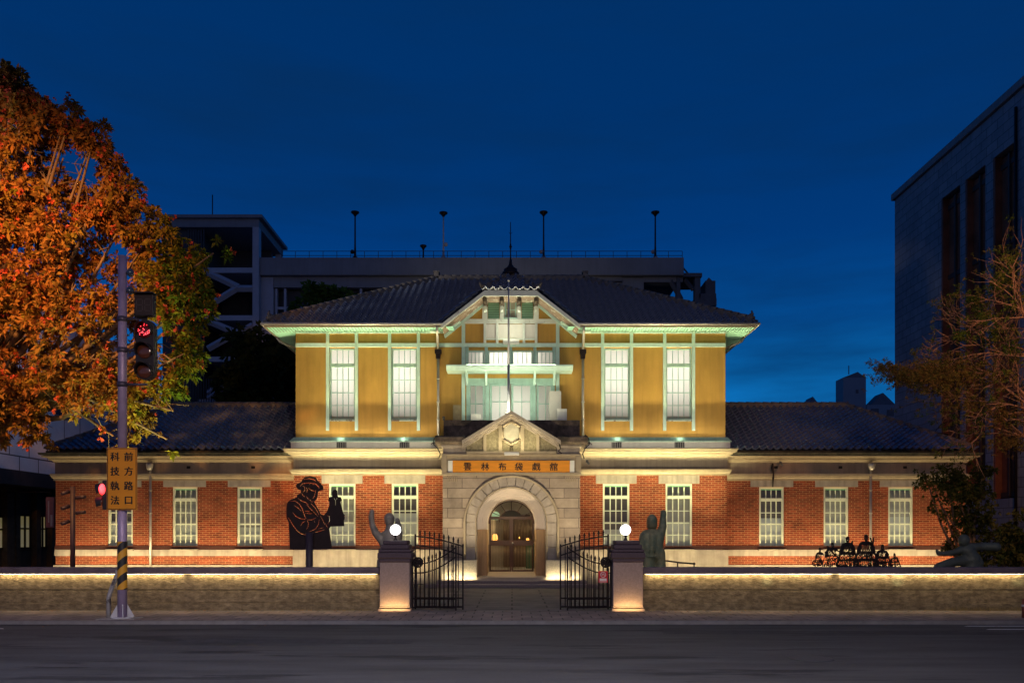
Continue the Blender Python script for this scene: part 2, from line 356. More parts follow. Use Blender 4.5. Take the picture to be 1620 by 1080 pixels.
def thing(name, label, cat, loc=(0, 0, 0), group=None):
    o = bpy.data.objects.new(name, None); COL.objects.link(o); o.location = loc
    o.empty_display_size = 0.3
    return tag(o, label, cat, group)
def struct(o, kind='structure'): o['kind'] = kind; return o
def text_mesh(name, s, size, mat_, parent=None, depth=0.004):
    cu = bpy.data.curves.new(name, 'FONT'); cu.body = s; cu.size = size; cu.extrude = depth; cu.align_x = 'CENTER'; cu.align_y = 'CENTER'
    cu.fill_mode = 'BOTH' if hasattr(cu, 'fill_mode') else 'BOTH'
    tmp = bpy.data.objects.new(name+'_tmp', cu); COL.objects.link(tmp)
    dg = bpy.context.evaluated_depsgraph_get(); dg.update()
    me = bpy.data.meshes.new_from_object(tmp.evaluated_get(dg)); bpy.data.objects.remove(tmp)
    me.materials.clear(); me.materials.append(mat_)
    # face the text to -Y
    me.transform(Matrix.Rotation(R(90), 4, 'X'))
    return me
def text_obj(name, chars, mat_, parent, bold=0.0):   # chars: list of (char, x, y, z, size)
    bm = bmesh.new()
    for ch, x, y, z, size in chars:
        me = text_mesh(name, ch, size, mat_)
        co = np.array([v.co[:] for v in me.vertices]); 
        if len(co) == 0: continue
        c = (co.min(0)+co.max(0))/2
        me.transform(Matrix.Translation((x-c[0], y, z-c[2])))
        bm.from_mesh(me)
        if bold:
            me.transform(Matrix.Translation((bold, -0.0007, bold*0.5))); bm.from_mesh(me)
            me.transform(Matrix.Translation((-2*bold, -0.0007, -bold))); bm.from_mesh(me)
        bpy.data.meshes.remove(me)
    me = bpy.data.meshes.new(name); bm.to_mesh(me); bm.free(); me.materials.append(mat_)
    o = bpy.data.objects.new(name, me); COL.objects.link(o); adopt(o, parent); return o
def cutout(name, polys, y0, thick, mat_, parent):   # polys: outline + holes, in (x, z) world
    cu = bpy.data.curves.new(name, 'CURVE'); cu.dimensions = '2D'; cu.fill_mode = 'BOTH'; cu.extrude = thick/2
    for pl in polys:
        sp = cu.splines.new('POLY'); sp.points.add(len(pl)-1); sp.use_cyclic_u = True
        for i, (a, b) in enumerate(pl): sp.points[i].co = (a, b, 0, 1)
    tmp = bpy.data.objects.new(name+'_tmp', cu); COL.objects.link(tmp)
    dg = bpy.context.evaluated_depsgraph_get(); dg.update()
    me = bpy.data.meshes.new_from_object(tmp.evaluated_get(dg)); bpy.data.objects.remove(tmp)
    me.materials.clear(); me.materials.append(mat_)
    me.transform(Matrix.Translation((0, y0, 0)) @ Matrix.Rotation(R(90), 4, 'X'))
    o = bpy.data.objects.new(name, me); COL.objects.link(o)
    if parent is not None: adopt(o, parent)
    return o
def stroke(pts, w):     # thin closed polygon round a polyline
    pts = [Vector((a, b)) for a, b in pts]; Lf = []; Rt = []
    for i, p in enumerate(pts):
        d = pts[min(i+1, len(pts)-1)]-pts[max(i-1, 0)]; d.normalize(); nn = Vector((-d.y, d.x))
        ww = w*(0.5 if i in (0, len(pts)-1) else 1)
        Lf.append(tuple(p+nn*ww/2)); Rt.append(tuple(p-nn*ww/2))
    return Lf+Rt[::-1]
def blob(name, caps, mat_, parent, voxel=0.02, smooth=6):   # tapered capsules melted into one surface
    b = MB()
    for c in caps:
        if len(c) == 2: b.ball(c[0], c[1]); continue
        p0, r0, p1, r1 = c; p0 = Vector(p0); p1 = Vector(p1)
        b.tube([p0, p1], [r0, r1], 14); b.ball(p0, r0, 14, 10); b.ball(p1, r1, 14, 10)
    o = b.build(name, mat_, parent)
    md = o.modifiers.new('remesh', 'REMESH'); md.mode = 'VOXEL'; md.voxel_size = voxel; md.use_smooth_shade = True
    ms = o.modifiers.new('smooth', 'SMOOTH'); ms.factor = 0.5; ms.iterations = smooth
    return o
def copy_tree(o, parent=None):
    c = o.copy(); COL.objects.link(c)
    if parent is not None: c.parent = parent
    for ch in list(o.children): copy_tree(ch, c)
    return c
exec_parts = []

# ================================================================== GROUND
AX = -0.05                      # axis of the museum
b = MB(); b.box(-900, 900, -60, 1500, -0.5, -0.075); struct(b.build('ground', mat('far_ground', (0.05, 0.05, 0.05), 0.95)))
b = MB(); b.box(-80, 80, -30, 15.70, -0.3, -0.06); struct(b.build('road', ASPHALT))
b = MB(); b.box(-60, 60, 15.70, 15.86, -0.3, 0.0); struct(b.build('kerb', mat('kerb_stone', (0.17, 0.16, 0.16), 0.8, 0.2, 6, 0.3, 40)), 'structure')
b = MB(); b.box(-60, 60, 15.861, 17.86, -0.3, -0.002); struct(b.build('pavement', PAVERS))
b = MB(); b.box(-60, 60, 17.861, 45, -0.3, -0.001); struct(b.build('courtyard', mat('courtyard_paving', (0.11, 0.10, 0.10), 0.85, 0.3, 2, 0.4, 60)))
b = MB(); b.box(-2.3, 2.2, 17.87, 25.4, -0.2, 0.004); struct(b.build('path', SLABS))
b = MB()
for (x0, x1, yy) in ((X(1520, 15.4), 14, 15.3), (X(1568, 14.6), 14, 14.78)):
    b.add([(x0, yy, -0.056), (x1, yy, -0.056), (x1, yy+0.13, -0.056), (x0+0.15, yy+0.13, -0.056)], [(0, 1, 2, 3)])
b.add([(-14, 14.9, -0.056), (X(12, 15), 14.9, -0.056), (X(12, 15)-0.1, 15.02, -0.056), (-14, 15.02, -0.056)], [(0, 1, 2, 3)])
struct(b.build('road_markings', mat('worn_white_paint', (0.45, 0.45, 0.45), 0.7, 0.2, 20)))

# ================================================================== MUSEUM
mus = thing('museum_building', 'floodlit two-storey museum of red brick and ochre plaster with tiled roofs and arched stone porch', 'museum', (AX, 28.3, 0))
S = 46.0; YF = 28.26            # main facade plane and its scale
def fx(px): return (px-810)/S
def fz(py): return CH+(848-py)/S
def sym(px): return AX+(px-810+2.3)/S    # keeps mirrored features on the axis
def wallfront(b, x0, x1, z0, z1, y, holes, depth, sides=True):
    xs = sorted({x0, x1, *[h[0] for h in holes], *[h[1] for h in holes]}); zs = sorted({z0, z1, *[h[2] for h in holes], *[h[3] for h in holes]})
    for i in range(len(xs)-1):
        for j in range(len(zs)-1):
            cx = (xs[i]+xs[i+1])/2; cz = (zs[j]+zs[j+1])/2
            if any(h[0] < cx < h[1] and h[2] < cz < h[3] for h in holes): continue
            b.add([(xs[i], y, zs[j]), (xs[i+1], y, zs[j]), (xs[i+1], y, zs[j+1]), (xs[i], y, zs[j+1])], [(0, 1, 2, 3)])
    for h in holes:
        a, c, d, e = h; yb = y+depth
        b.add([(a, y, d), (a, yb, d), (a, yb, e), (a, y, e)], [(0, 1, 2, 3)]); b.add([(c, y, d), (c, y, e), (c, yb, e), (c, yb, d)], [(0, 1, 2, 3)])
        b.add([(a, y, d), (c, y, d), (c, yb, d), (a, yb, d)], [(0, 1, 2, 3)]); b.add([(a, y, e), (a, yb, e), (c, yb, e), (c, y, e)], [(0, 1, 2, 3)])
ROOMS = []
def window(x0, x1, z0, z1, y, parent, upper, blind, lower=None, name='window', lit=0.0, open_pane=None):
    """sash window: 4 panes wide, a transom over a taller sash"""
    fw = 0.055 if upper else 0.068; w = x1-x0; h = z1-z0
    fm = MINTD if upper else PALEF
    b = MB(); y0 = y; y1 = y+0.07
    zt = z1-h*(24/112 if upper else 18/100); zr = zt-h*0.05
    b.box(x0, x0+fw, y0, y1, z0, z1); b.box(x1-fw, x1, y0, y1, z0, z1)
    b.box(x0+fw, x1-fw, y0+0.002, y1, z0, z0+fw); b.box(x0+fw, x1-fw, y0+0.002, y1, z1-fw, z1)
    b.box(x0+fw, x1-fw, y0-0.02, y1, zr, zt)
    mw = 0.020 if upper else 0.030
    for k in range(1, 4):
        xx = x0+fw+(w-2*fw)*k/4
        b.box(xx-mw/2, xx+mw/2, y0+0.02, y1-0.01, z0+fw, zr); b.box(xx-mw/2, xx+mw/2, y0+0.02, y1-0.01, zt, z1-fw)
    for k in range(1, 4):
        zz = z0+fw+(zr-z0-fw)*k/4; m2 = mw*(1.7 if k == 2 else 1)
        b.box(x0+fw, x1-fw, y0+0.017, y1-0.012, zz-m2/2, zz+m2/2)
    fr = b.build('window_frame' if name == 'window' else name, fm, parent)
    fr.name = 'window'
    # green transom top of the lower windows
    g = MB(); yy = y+0.045
    g.add([(x0+fw, yy, z0+fw), (x1-fw, yy, z0+fw), (x1-fw, yy, z1-fw), (x0+fw, yy, z1-fw)], [(0, 1, 2, 3)])
    g.build('glass', GLASS, fr, fix=False)
    s = MB(); yb = y+0.11
    if upper:
        s.add([(x0, yb, z0+0.13), (x1, yb, z0+0.13), (x1, yb, z1), (x0, yb, z1)], [(0, 1, 2, 3)])
        s.build('blind', BLIND_W, fr, fix=False)
    else:
        zc = z0+h*lower
        s.add([(x0, yb, z0), (x1, yb, z0), (x1, yb, zc), (x0, yb, zc)], [(0, 1, 2, 3)]); s.build('lower_blind', BLIND_L, fr, fix=False)
        s2 = MB()
        s2.add([(x0, yb+0.03, zc-0.02), (x1, yb+0.03, zc-0.02), (x1, yb+0.03, z1), (x0, yb+0.03, z1)], [(0, 1, 2, 3)]); s2.build('upper_blind', BLIND_D if blind else BLIND_G, fr, fix=False)
        m = MB(); m.box(x0+fw, x1-fw, y0+0.003, y1-0.02, z1-fw-0.035, z1-fw-0.001); m.build('green_lintel', mat('bright_green_paint', (0.22, 0.58, 0.32), 0.5), fr)
        si = MB(); si.box(x0-0.05, x1+0.05, y-0.16, y+0.02, z0-0.06, z0-0.004); si.build('sill', STONE, fr, 0.006)
    if upper: area('room_light', ((x0+x1)/2, y+1.3, (z0+z1)/2+0.35), (0, -1, 0), 1.3, 1.9, lit, (1, 0.93, 0.84), spread=120)
    else: area('room_light', ((x0+x1)/2, y+1.0, z0+h*0.45), (0, -1, 0), 0.9, 1.2, lit, (1, 0.95, 0.80), spread=120)
    return fr

# --- ground-floor main block
gw = [(523, 563), (621, 663), (952, 997), (1052, 1096)]
gw = [(AX-(1096-1052)/S/2+o-0.0, AX+(1096-1052)/S/2+o) for o in (-5.77, -3.62, 3.62, 5.77)]
gw = [(c0+0.02, c1-0.02) for c0, c1 in gw]
Zs, Zt = fz(868), fz(765)
HM = 7.42; YG = 28.15          # half width of the main block, brick plane
b = MB()
holes = [(a, c, Zs, Zt) for a, c in gw]
wallfront(b, AX-HM, AX-2.0, fz(868), fz(751), YG, [h for h in holes if h[0] < 0], 0.14)
wallfront(b, AX+2.0, AX+HM, fz(868), fz(751), YG, [h for h in holes if h[0] > 0], 0.14)
for sx in (-1, 1): b.add([(AX+sx*HM, YG, 0), (AX+sx*HM, YG+1, 0), (AX+sx*HM, YG+1, fz(751)), (AX+sx*HM, YG, fz(751))], [(0, 1, 2, 3)])
b.build('brick_wall', BRICK, mus)
b = MB()
for sx in (-1, 1):
    x0, x1 = sorted((AX+sx*2.2, AX+sx*(HM+0.03)))
    b.box(x0, x1, YG-0.05, YG+0.6, -0.2, fz(869))
b.build('plinth', STONE, mus, 0.01)
b = MB()
for a, c in gw:
    b.box(a-0.24, c+0.24, YG-0.025, YG+0.05, Zt+0.001, fz(751)-0.001)
b.build('lintel', STONE, mus, 0.006)
# string course, frieze and cornice running round the block
def band(b, prof, half, gap=None, y=YG, ends=0.0):
    """profile in (projection, z) swept across the front, mitred back along the sides"""
    for sx in (-1, 1):
        xi = AX+sx*gap; n = len(prof)
        vs = []
        for (p, z) in prof: vs.append((xi, y-p, z))
        for (p, z) in prof: vs.append((AX+sx*(half+p), y-p, z))
        for (p, z) in prof: vs.append((AX+sx*(half+p), y+1.2, z))
        fs = []
        for r_ in range(2):
            for i in range(n-1): fs.append((r_*n+i, r_*n+i+1, (r_+1)*n+i+1, (r_+1)*n+i))
        b.add(vs, fs)
b = MB(); z1, z2 = fz(752), fz(742)
band(b, [(0, z1), (0.05, z1), (0.05, z1+0.05), (0.10, z1+0.10), (0.10, z1+0.14), (0.13, z1+0.15), (0.13, z2-0.01), (0.02, z2), (0, z2)], HM, 2.1)
z3, z4 = fz(724), fz(711)
band(b, [(0, z3), (0.04, z3), (0.06, z3+0.06), (0.15, z3+0.10), (0.16, z3+0.14), (0.27, z3+0.17), (0.28, z3+0.24), (0.31, z4-0.03), (0.31, z4), (0, z4+0.05)], HM, 2.1)
b.build('cornice', CREAM, mus)
b = MB(); band(b, [(0.012, z2-0.02), (0.012, z3+0.02)], HM, 2.1); b.build('frieze', STUCCO, mus)
b = MB()
z5 = fz(700)
band(b, [(0.10, z4+0.03), (0.10, z5), (0.0, z5)], HM-0.02, 2.1); b.build('ledge', PANEL, mus)
b = MB(); z6 = fz(692)
band(b, [(0.13, z5+0.001), (0.14, z5+0.03), (0.02, z6), (-0.1, z6)], HM-0.02, 2.1, ); b.build('flashing', MINTD, mus)
for q in (-5.77, -3.62, 3.62, 5.77):
    b = MB(); c = AX+q; b.cur = 0
    b.box(c-0.17, c+0.17, YG-0.112, YG-0.02, z4+0.045, z5-0.01); b.cur = 1
    for k in range(6): b.box(c-0.15+k*0.06-0.008, c-0.15+k*0.06+0.008, YG-0.125, YG-0.10, z4+0.045, z5-0.01)
    b.build('air_grille', [DARKVOID, GUTTER], mus)

# --- upper storey
HU = 7.39; ZU0 = fz(693); ZE = fz(522)
uw = [(AX+o-0.445, AX+o+0.445) for o in (-5.79, -3.66, 3.66, 5.79)]
ZW0, ZW1 = fz(663), fz(550)
b = MB()
cen = [(AX-1.55, AX+1.55, fz(700), fz(597)), (AX-1.55, AX-0.52, fz(580), fz(553)), (AX-0.52, AX+0.52, fz(580), fz(553)), (AX+0.52, AX+1.55, fz(580), fz(553))]
holes = [(a, c, ZW0, ZW1) for a, c in uw]
hc = [(AX-1.52, AX+1.52, ZU0+0.02, fz(598)), (AX-1.50, AX+1.50, fz(580), fz(554))]
wallfront(b, AX-HU, AX+HU, ZU0, ZE, YF, holes+hc, 0.16)
for sx in (-1, 1): b.add([(AX+sx*HU, YF, ZU0), (AX+sx*HU, YF+9, ZU0), (AX+sx*HU, YF+9, ZE), (AX+sx*HU, YF, ZE)], [(0, 1, 2, 3)])
b.add([(AX-2.3, YF, ZE), (AX+2.3, YF, ZE), (AX+0.9, YF, fz(472)), (AX-0.9, YF, fz(472))], [(0, 1, 2, 3)])
b.build('plaster_wall', OCHRE, mus)
for a, c in uw: window(a, c, ZW0, ZW1, YF+0.07, mus, True, None, lit=30)
for (a, c), lw in zip(gw, (0.42, 0.55, 0.30, 0.40)): window(a, c, Zs, Zt, YG+0.06, mus, False, lw == 0.30 or lw == 0.55, lower=lw, lit=3.5)
# timber framing, proud of the plaster
def tb(b, x0, x1, z0, z1, p=0.045, yb=YF): b.box(x0, x1, yb-p, yb+0.02, z0, z1)
b = MB()
for (a, c) in uw:
    for xx in (a, c):
        s_ = -1 if xx == a else 1
        x_0, x_1 = sorted((xx-s_*0.004, xx+s_*0.105)); tb(b, x_0, x_1, fz(681), ZE, 0.055)
for sx in (-1, 1):
    x_0, x_1 = sorted((AX+sx*1.56, AX+sx*1.68)); tb(b, x_0, x_1, fz(681), fz(500), 0.055)
b.build('timber_post', MINT, mus, 0.006)
b = MB(); ranges = []
xs = [AX-HU]+sorted([v for a, c in uw for v in (a-0.105, c+0.105)]+[AX-1.68, AX+1.68])+[AX+HU]
for i in range(len(xs)-1):
    w_ = xs[i+1]-xs[i]
    tb(b, xs[i]+0.001, xs[i+1]-0.001, fz(549), fz(543), 0.05)
b.build('timber_rail', MINT, mus, 0.005)
b = MB()
for sx in (-1, 1):
    x_0, x_1 = sorted((AX+sx*2.35, AX+sx*(HU+0.02))); tb(b, x_0, x_1, fz(527.5), ZE, 0.065)
b.build('wall_plate', MINT, mus)
b = MB()
for a, c in uw:
    b.box(a+0.003, c-0.003, YF-0.05, YF+0.06, ZW0-0.07, ZW0-0.003)
b.build('window_sill', mat('flaking_sill', (0.42, 0.5, 0.42), 0.8, 0.2, 8, 0.3, 30, col2=(0.16, 0.13, 0.10), thr=(0.5, 0.55)), mus, 0.006)

# --- main roof
def tile_roof(name, O, U, V, ulen, vlen, clips, parent, tw=0.25, row=0.235, segs=6, cut=None):
    O = Vector(O); U = Vector(U).normalized(); V = Vector(V).normalized(); Nn = U.cross(V).normalized()
    if Nn.z < 0: Nn = -Nn
    nu = int(ulen/tw)+1; nv = int(vlen/row)+1
    prof = []
    for i in range(nu):
        for k in range(segs):
            t = k/segs; h = 0.085*max(0, math.cos((t-0.2)*2*math.pi*1.0))**0.8-0.012*math.sin(max(0, (t-0.45)/0.55)*math.pi)
            prof.append(((i+t)*tw, h))
    prof.append((nu*tw, 0))
    n = len(prof); vs = []; fs = []
    rnd = random.Random(5)
    for r_ in range(nv):
        v0 = r_*row; v1 = v0+row+0.01
        for (uu, h) in prof: vs.append(O+U*uu+V*(v0)+Nn*(h+0.055))
        for (uu, h) in prof: vs.append(O+U*uu+V*(v1)+Nn*(h+0.0))
        for (uu, h) in prof: vs.append(O+U*uu+V*(v0+0.004)+Nn*(h-0.005))
        o = r_*3*n
        for i in range(n-1):
            fs.append((o+i, o+i+1, o+n+i+1, o+n+i)); fs.append((o+2*n+i, o+2*n+i+1, o+i+1, o+i))
    me = bpy.data.meshes.new(name); me.from_pydata([tuple(v) for v in vs], [], fs)
    bm = bmesh.new(); bm.from_mesh(me)
    for (co, no) in clips:
        bmesh.ops.bisect_plane(bm, geom=bm.verts[:]+bm.edges[:]+bm.faces[:], plane_co=co, plane_no=no, clear_outer=True)
    if cut: bmesh.ops.delete(bm, geom=[f for f in bm.faces if cut(f.calc_center_median())], context='FACES')
    bm.to_mesh(me); bm.free(); me.materials.append(TILE)
    o = bpy.data.objects.new(name, me); COL.objects.link(o); adopt(o, parent); return o
def ridge(b, p0, p1, w=0.11, h=0.16, step=0.30):
    p0 = Vector(p0); p1 = Vector(p1); d = p1-p0; Ln = d.length; d.normalize()
    side = d.cross(Vector((0, 0, 1))).normalized(); up = side.cross(d).normalized()
    for (ww, z0, z1) in ((w*1.15, -0.05, h*0.35), (w, h*0.35, h*0.7)):
        q = [p0+side*a*ww+up*c for a, c in ((-1, z0), (1, z0), (1, z1), (-1, z1))]+[p1+side*a*ww+up*c for a, c in ((-1, z0), (1, z0), (1, z1), (-1, z1))]
        b.add(q, [(0, 1, 2, 3), (7, 6, 5, 4), (0, 4, 5, 1), (1, 5, 6, 2), (2, 6, 7, 3), (3, 7, 4, 0)])
    n = max(1, int(Ln/step))
    for k in range(n):
        a = p0+d*(Ln*k/n)+up*(h*0.7); c = p0+d*(Ln*(k+1)/n+0.02)+up*(h*0.7)
        b.tube([a, c], [w*0.86, w*0.66], 10)
def onigawara(b, p, s=1.0, face=1):
    x, y, z = p
    b.ball((x, y, z+0.10*s), 0.15*s, 10, 6, (1.0, 0.7, 1.0)); b.ball((x+face*0.10*s, y, z+0.22*s), 0.085*s, 8, 6)
    b.tube([(x, y, z), (x+face*0.16*s, y-0.03, z+0.26*s), (x+face*0.12*s, y-0.02, z+0.42*s)], [0.10*s, 0.07*s, 0.03*s], 8)
YE = 27.40; ZEV = 8.72; HE = 8.22; HR = 2.95; YR = YE+HE-HR; ZR = 11.80
SL = math.atan2(ZR-ZEV, YR-YE)
vl = math.hypot(ZR-ZEV, YR-YE)
roof = thing('tmp', '', '')
bpy.data.objects.remove(roof)
fr_ = tile_roof('main_roof', (AX-HE, YE, ZEV), (1, 0, 0), (0, math.cos(SL), math.sin(SL)), 2*HE, vl,
    [((AX-HE, YE, 0), (-1, 1, 0)), ((AX+HE, YE, 0), (1, 1, 0)), ((0, YR, 0), (0, 1, 0))], mus,
    cut=lambda c: c.z < 10.5 and abs(c.x-AX) < 2.33-(c.z-8.70)*(2.33/1.92))
for sx in (-1, 1):
    # side slopes: U runs back along y
    o = Vector((AX+sx*HE, YE, ZEV)); ls = 2*(YR-YE)
    tile_roof('side_roof', o, (0, 1, 0), (-sx*math.cos(SL), 0, math.sin(SL)), ls, vl,
        [((AX+sx*HE, YE, 0), (-sx, -1, 0)), ((AX+sx*HE, YE+ls, 0), (-sx, 1, 0))], mus, segs=4)
b = MB()   # rear slope, plain
b.add([(AX-HE, 2*YR-YE, ZEV), (AX+HE, 2*YR-YE, ZEV), (AX+HR, YR, ZR), (AX-HR, YR, ZR)], [(0, 1, 2, 3)]); b.build('rear_roof', TILE, mus)
b = MB()
ridge(b, (AX-HR, YR, ZR-0.02), (AX+HR, YR, ZR-0.02), 0.12, 0.20)
for sx in (-1, 1):
    ridge(b, (AX+sx*(HE-0.12), YE+0.12, ZEV+0.06), (AX+sx*HR, YR, ZR-0.02), 0.11, 0.17)
    onigawara(b, (AX+sx*(HE-0.22), YE+0.2, ZEV+0.16), 0.75, sx)
    b.box(AX+sx*HR-0.09, AX+sx*HR+0.09, YR-0.12, YR+0.12, ZR+0.02, ZR+0.30); b.box(AX+sx*HR-0.12, AX+sx*HR+0.12, YR-0.14, YR+0.14, ZR+0.27, ZR+0.33)
b.build('ridge_cap', TILEM, mus)
# eaves: soffit, fascia, gutter
b = MB(); zs = ZEV-0.10
gx = 2.27
for sx in (-1, 1):
    # front soffit strip with a gap for the gable, side soffit strip
    xa, xb = AX+sx*(gx-0.35), AX+sx*(HE-0.02)
    b.add([(xa, YE+0.03, zs), (xb, YE+0.03, zs), (AX+sx*HU, YF+0.01, zs+0.05), (xa, YF+0.01, zs+0.05)], [(0, 1, 2, 3)])
    b.add([(xb, YE+0.03, zs), (xb, 2*YR-YE, zs), (AX+sx*HU, 2*YR-YE, zs+0.05), (AX+sx*HU, YF+0.01, zs+0.05)], [(0, 1, 2, 3)])
b.build('soffit', mat('mint_soffit', (0.46, 0.86, 0.67), 0.6, 0.05, 4), mus, fix=False)
b = MB(); fw = 0.0
for sx in (-1, 1):       # little boards under the soffit
    n = int((HE-gx)/0.11)
    for k in range(n):
        xx = AX+sx*(gx+k*0.11); b.box(xx-0.004, xx+0.012, YE+0.05, YF-0.07, zs-0.012, zs+0.01)
b.build('soffit_batten', MINTD, mus)
b = MB()
for sx in (-1, 1):
    x_0, x_1 = sorted((AX+sx*gx, AX+sx*HE)); b.box(x_0, x_1, YE-0.005, YE+0.03, zs-0.03, ZEV+0.015)
    x_0, x_1 = sorted((AX+sx*HE, AX+sx*(HE-0.03))); b.box(x_0, x_1, YE+0.031, 2*YR-YE, zs-0.03, ZEV+0.015)
b.build('fascia', CREAM, mus)
b = MB()
for sx in (-1, 1):
    b.tube([(AX+sx*gx, YE-0.055, ZEV-0.035), (AX+sx*(HE+0.06), YE-0.055, ZEV-0.03)], 0.052, 8)
    b.tube([(AX+sx*(HE+0.06), YE-0.05, ZEV-0.03), (AX+sx*(HE+0.06), 2*YR-YE, ZEV-0.03)], 0.052, 8)
    b.tube([(AX+sx*(HE+0.05), YE+1.6, ZEV-0.05), (AX+sx*(HE-0.05), YE+1.65, ZEV-0.22), (AX+sx*(HU+0.06), YE+1.9, ZEV-0.5)], 0.04, 8)
b.build('gutter', GUTTER, mus)
# downpipes of the main block
for sx in (-1, 1):
    b = MB(); x = AX+sx*2.45; b.tube([(x, YE-0.03, ZEV-0.1), (x, YE+0.05, ZEV-0.25), (x+sx*0.03, YF-0.12, ZEV-0.72)], 0.045, 8)
    b.tube([(x+sx*0.03, YF-0.11, ZEV-0.8), (x+sx*0.03, YF-0.11, 4.9)], 0.045, 8)
    for zz in (7.95, 7.0, 6.2, 5.6): b.tube([(x+sx*0.03, YF-0.11, zz), (x+sx*0.03, YF-0.11, zz+0.04)], 0.06, 8)
    f = b.build('downpipe', GUTTER, mus)
    h = MB(); h.box(x+sx*0.03-0.11, x+sx*0.03+0.11, YF-0.22, YF-0.02, ZEV-0.85, ZEV-0.72); h.box(x+sx*0.03-0.075, x+sx*0.03+0.075, YF-0.19, YF-0.04, ZEV-1.02, ZEV-0.85); h.build('hopper', IRON, f, 0.01)

# --- central gable
gh = 0.88; zg0 = ZEV-0.02; zg1 = 9.78     # half width of flat top, eave level, top level
YB = YE-0.04
def gx_at(z): return gx-(z-zg0)*(gx-gh)/(zg1-zg0)
b = MB()
def rake(b, off0, off1, y0, y1):  # sloping board between two offsets measured down from the roof line
    for sx in (-1, 1):
        pts = [(AX+sx*(gx+0.05), zg0-0.03-off0), (AX+sx*gh, zg1-off0), (AX+sx*gh, zg1-off1), (AX+sx*(gx+0.05-off1*0.0), zg0-0.03-off1)]
        b.prism(pts, y0, y1)
rake(b, 0.0, 0.15, YB-0.03, YB+0.04)
b.box(AX-gh+0.002, AX+gh-0.002, YB-0.028, YB+0.04, zg1-0.17, zg1+0.02)
b.build('bargeboard', PALE, mus, 0.006)
b = MB()       # gable soffits
for sx in (-1, 1):
    b.add([(AX+sx*(gx), YB+0.04, zg0-0.17), (AX+sx*gh, YB+0.04, zg1-0.14), (AX+sx*gh, YF, zg1-0.14), (AX+sx*gx, YF, zg0-0.17)], [(0, 1, 2, 3)])
b.add([(AX-gh, YB+0.04, zg1-0.14), (AX+gh, YB+0.04, zg1-0.14), (AX+gh, YF, zg1-0.14), (AX-gh, YF, zg1-0.14)], [(0, 1, 2, 3)])
b.build('gable_soffit', PEEL, mus, fix=False)
b = MB()       # inner trim along the wall
for sx in (-1, 1):
    b.prism([(AX+sx*(gx+0.02), zg0-0.17), (AX+sx*0.90, zg1-0.15), (AX+sx*0.90, zg1-0.25), (AX+sx*(gx-0.02), zg0-0.29)], YF-0.09, YF-0.01)
    b.box(*sorted((AX+sx*0.50, AX+sx*0.62)), YF-0.06, YF+0.02, fz(512), fz(470)) if False else None
b.build('gable_trim', MINT, mus, 0.005)
b = MB()
# flared mint eave returns either side of the gable foot
for sx in (-1, 1):
    b.prism([(AX+sx*2.02, fz(508)), (AX+sx*2.36, fz(518)), (AX+sx*2.75, fz(519)), (AX+sx*2.75, fz(528)), (AX+sx*2.30, fz(528)), (AX+sx*1.69, fz(512))], YF-0.30, YF-0.066)
b.build('eave_return', MINT, mus)
b = MB()   # purlin ends
for q in (-0.86, -0.29, 0.29, 0.86):
    b.tube([(AX+q, YB+0.06, zg1-0.24), (AX+q, YF-0.02, zg1-0.24)], 0.075, 10)
b.build('purlin', mat('dark_purlin', (0.10, 0.075, 0.05), 0.8, 0.3, 10), mus)
b = MB()
for q in (-0.86, -0.29, 0.29, 0.86):
    b.box(AX+q-0.045, AX+q+0.045, YF-0.30, YF-0.055, zg1-0.47, zg1-0.32)
b.build('purlin_bracket', PALE, mus, 0.01)
ZL = fz(512); ZK = fz(477)
b = MB()   # lattice of the gable top: louvres and small window between pale posts
for q0, q1 in ((-0.97, -0.79), (-0.37, -0.21), (0.21, 0.37), (0.79, 0.97)): tb(b, AX+q0, AX+q1, fz(505), ZK+0.14, 0.05)
tb(b, AX-1.72, AX+1.72, fz(512), fz(505)-0.001, 0.06)
tb(b, AX-0.788, AX-0.372, ZK+0.001, ZK+0.14, 0.048); tb(b, AX+0.372, AX+0.788, ZK+0.001, ZK+0.14, 0.048); tb(b, AX-0.208, AX+0.208, ZK+0.001, ZK+0.14, 0.048)
b.build('gable_frame', PALE, mus, 0.005)
for sx in (-1, 1):
    b = MB(); b.cur = 0
    b.box(*sorted((AX+sx*0.385, AX+sx*0.775)), YF-0.012, YF-0.002, fz(505), ZK)
    b.cur = 1
    for k in range(10):
        z = fz(504.5)+(ZK-fz(505))*k/10
        x0, x1 = sorted((AX+sx*0.39, AX+sx*0.77))
        b.add([(x0, YF-0.045, z), (x1, YF-0.045, z), (x1, YF-0.015, z+0.045), (x0, YF-0.015, z+0.045), (x0, YF-0.045, z+0.010), (x1, YF-0.045, z+0.010), (x1, YF-0.015, z+0.055), (x0, YF-0.015, z+0.055)],
              [(0, 3, 2, 1), (4, 5, 6, 7), (0, 1, 5, 4), (1, 2, 6, 5), (2, 3, 7, 6), (3, 0, 4, 7)])
    b.build('louvre', [DARKVOID, mat('louvre_green', (0.36, 0.66, 0.44), 0.55, 0.08)], mus)
b = MB(); b.cur = 0
b.box(AX-0.15, AX+0.15, YF-0.014, YF-0.003, fz(503), ZK-0.02); b.cur = 1
b.box(AX-0.20, AX-0.152, YF-0.045, YF-0.001, fz(504.5), ZK); b.box(AX+0.152, AX+0.20, YF-0.045, YF-0.001, fz(504.5), ZK)
b.box(AX-0.15, AX+0.15, YF-0.030, YF-0.016, fz(491), fz(491)+0.02); b.box(AX-0.008, AX+0.008, YF-0.031, YF-0.0161, fz(503), ZK-0.02)
b.box(AX-0.23, AX+0.23, YF-0.12, YF-0.0462, fz(505)+0.002, fz(505)+0.04)
b.build('gable_window', [mat('dull_pane', (0.30, 0.28, 0.20), 0.3), MINTD], mus)
b = MB()   # cream panels below with posts
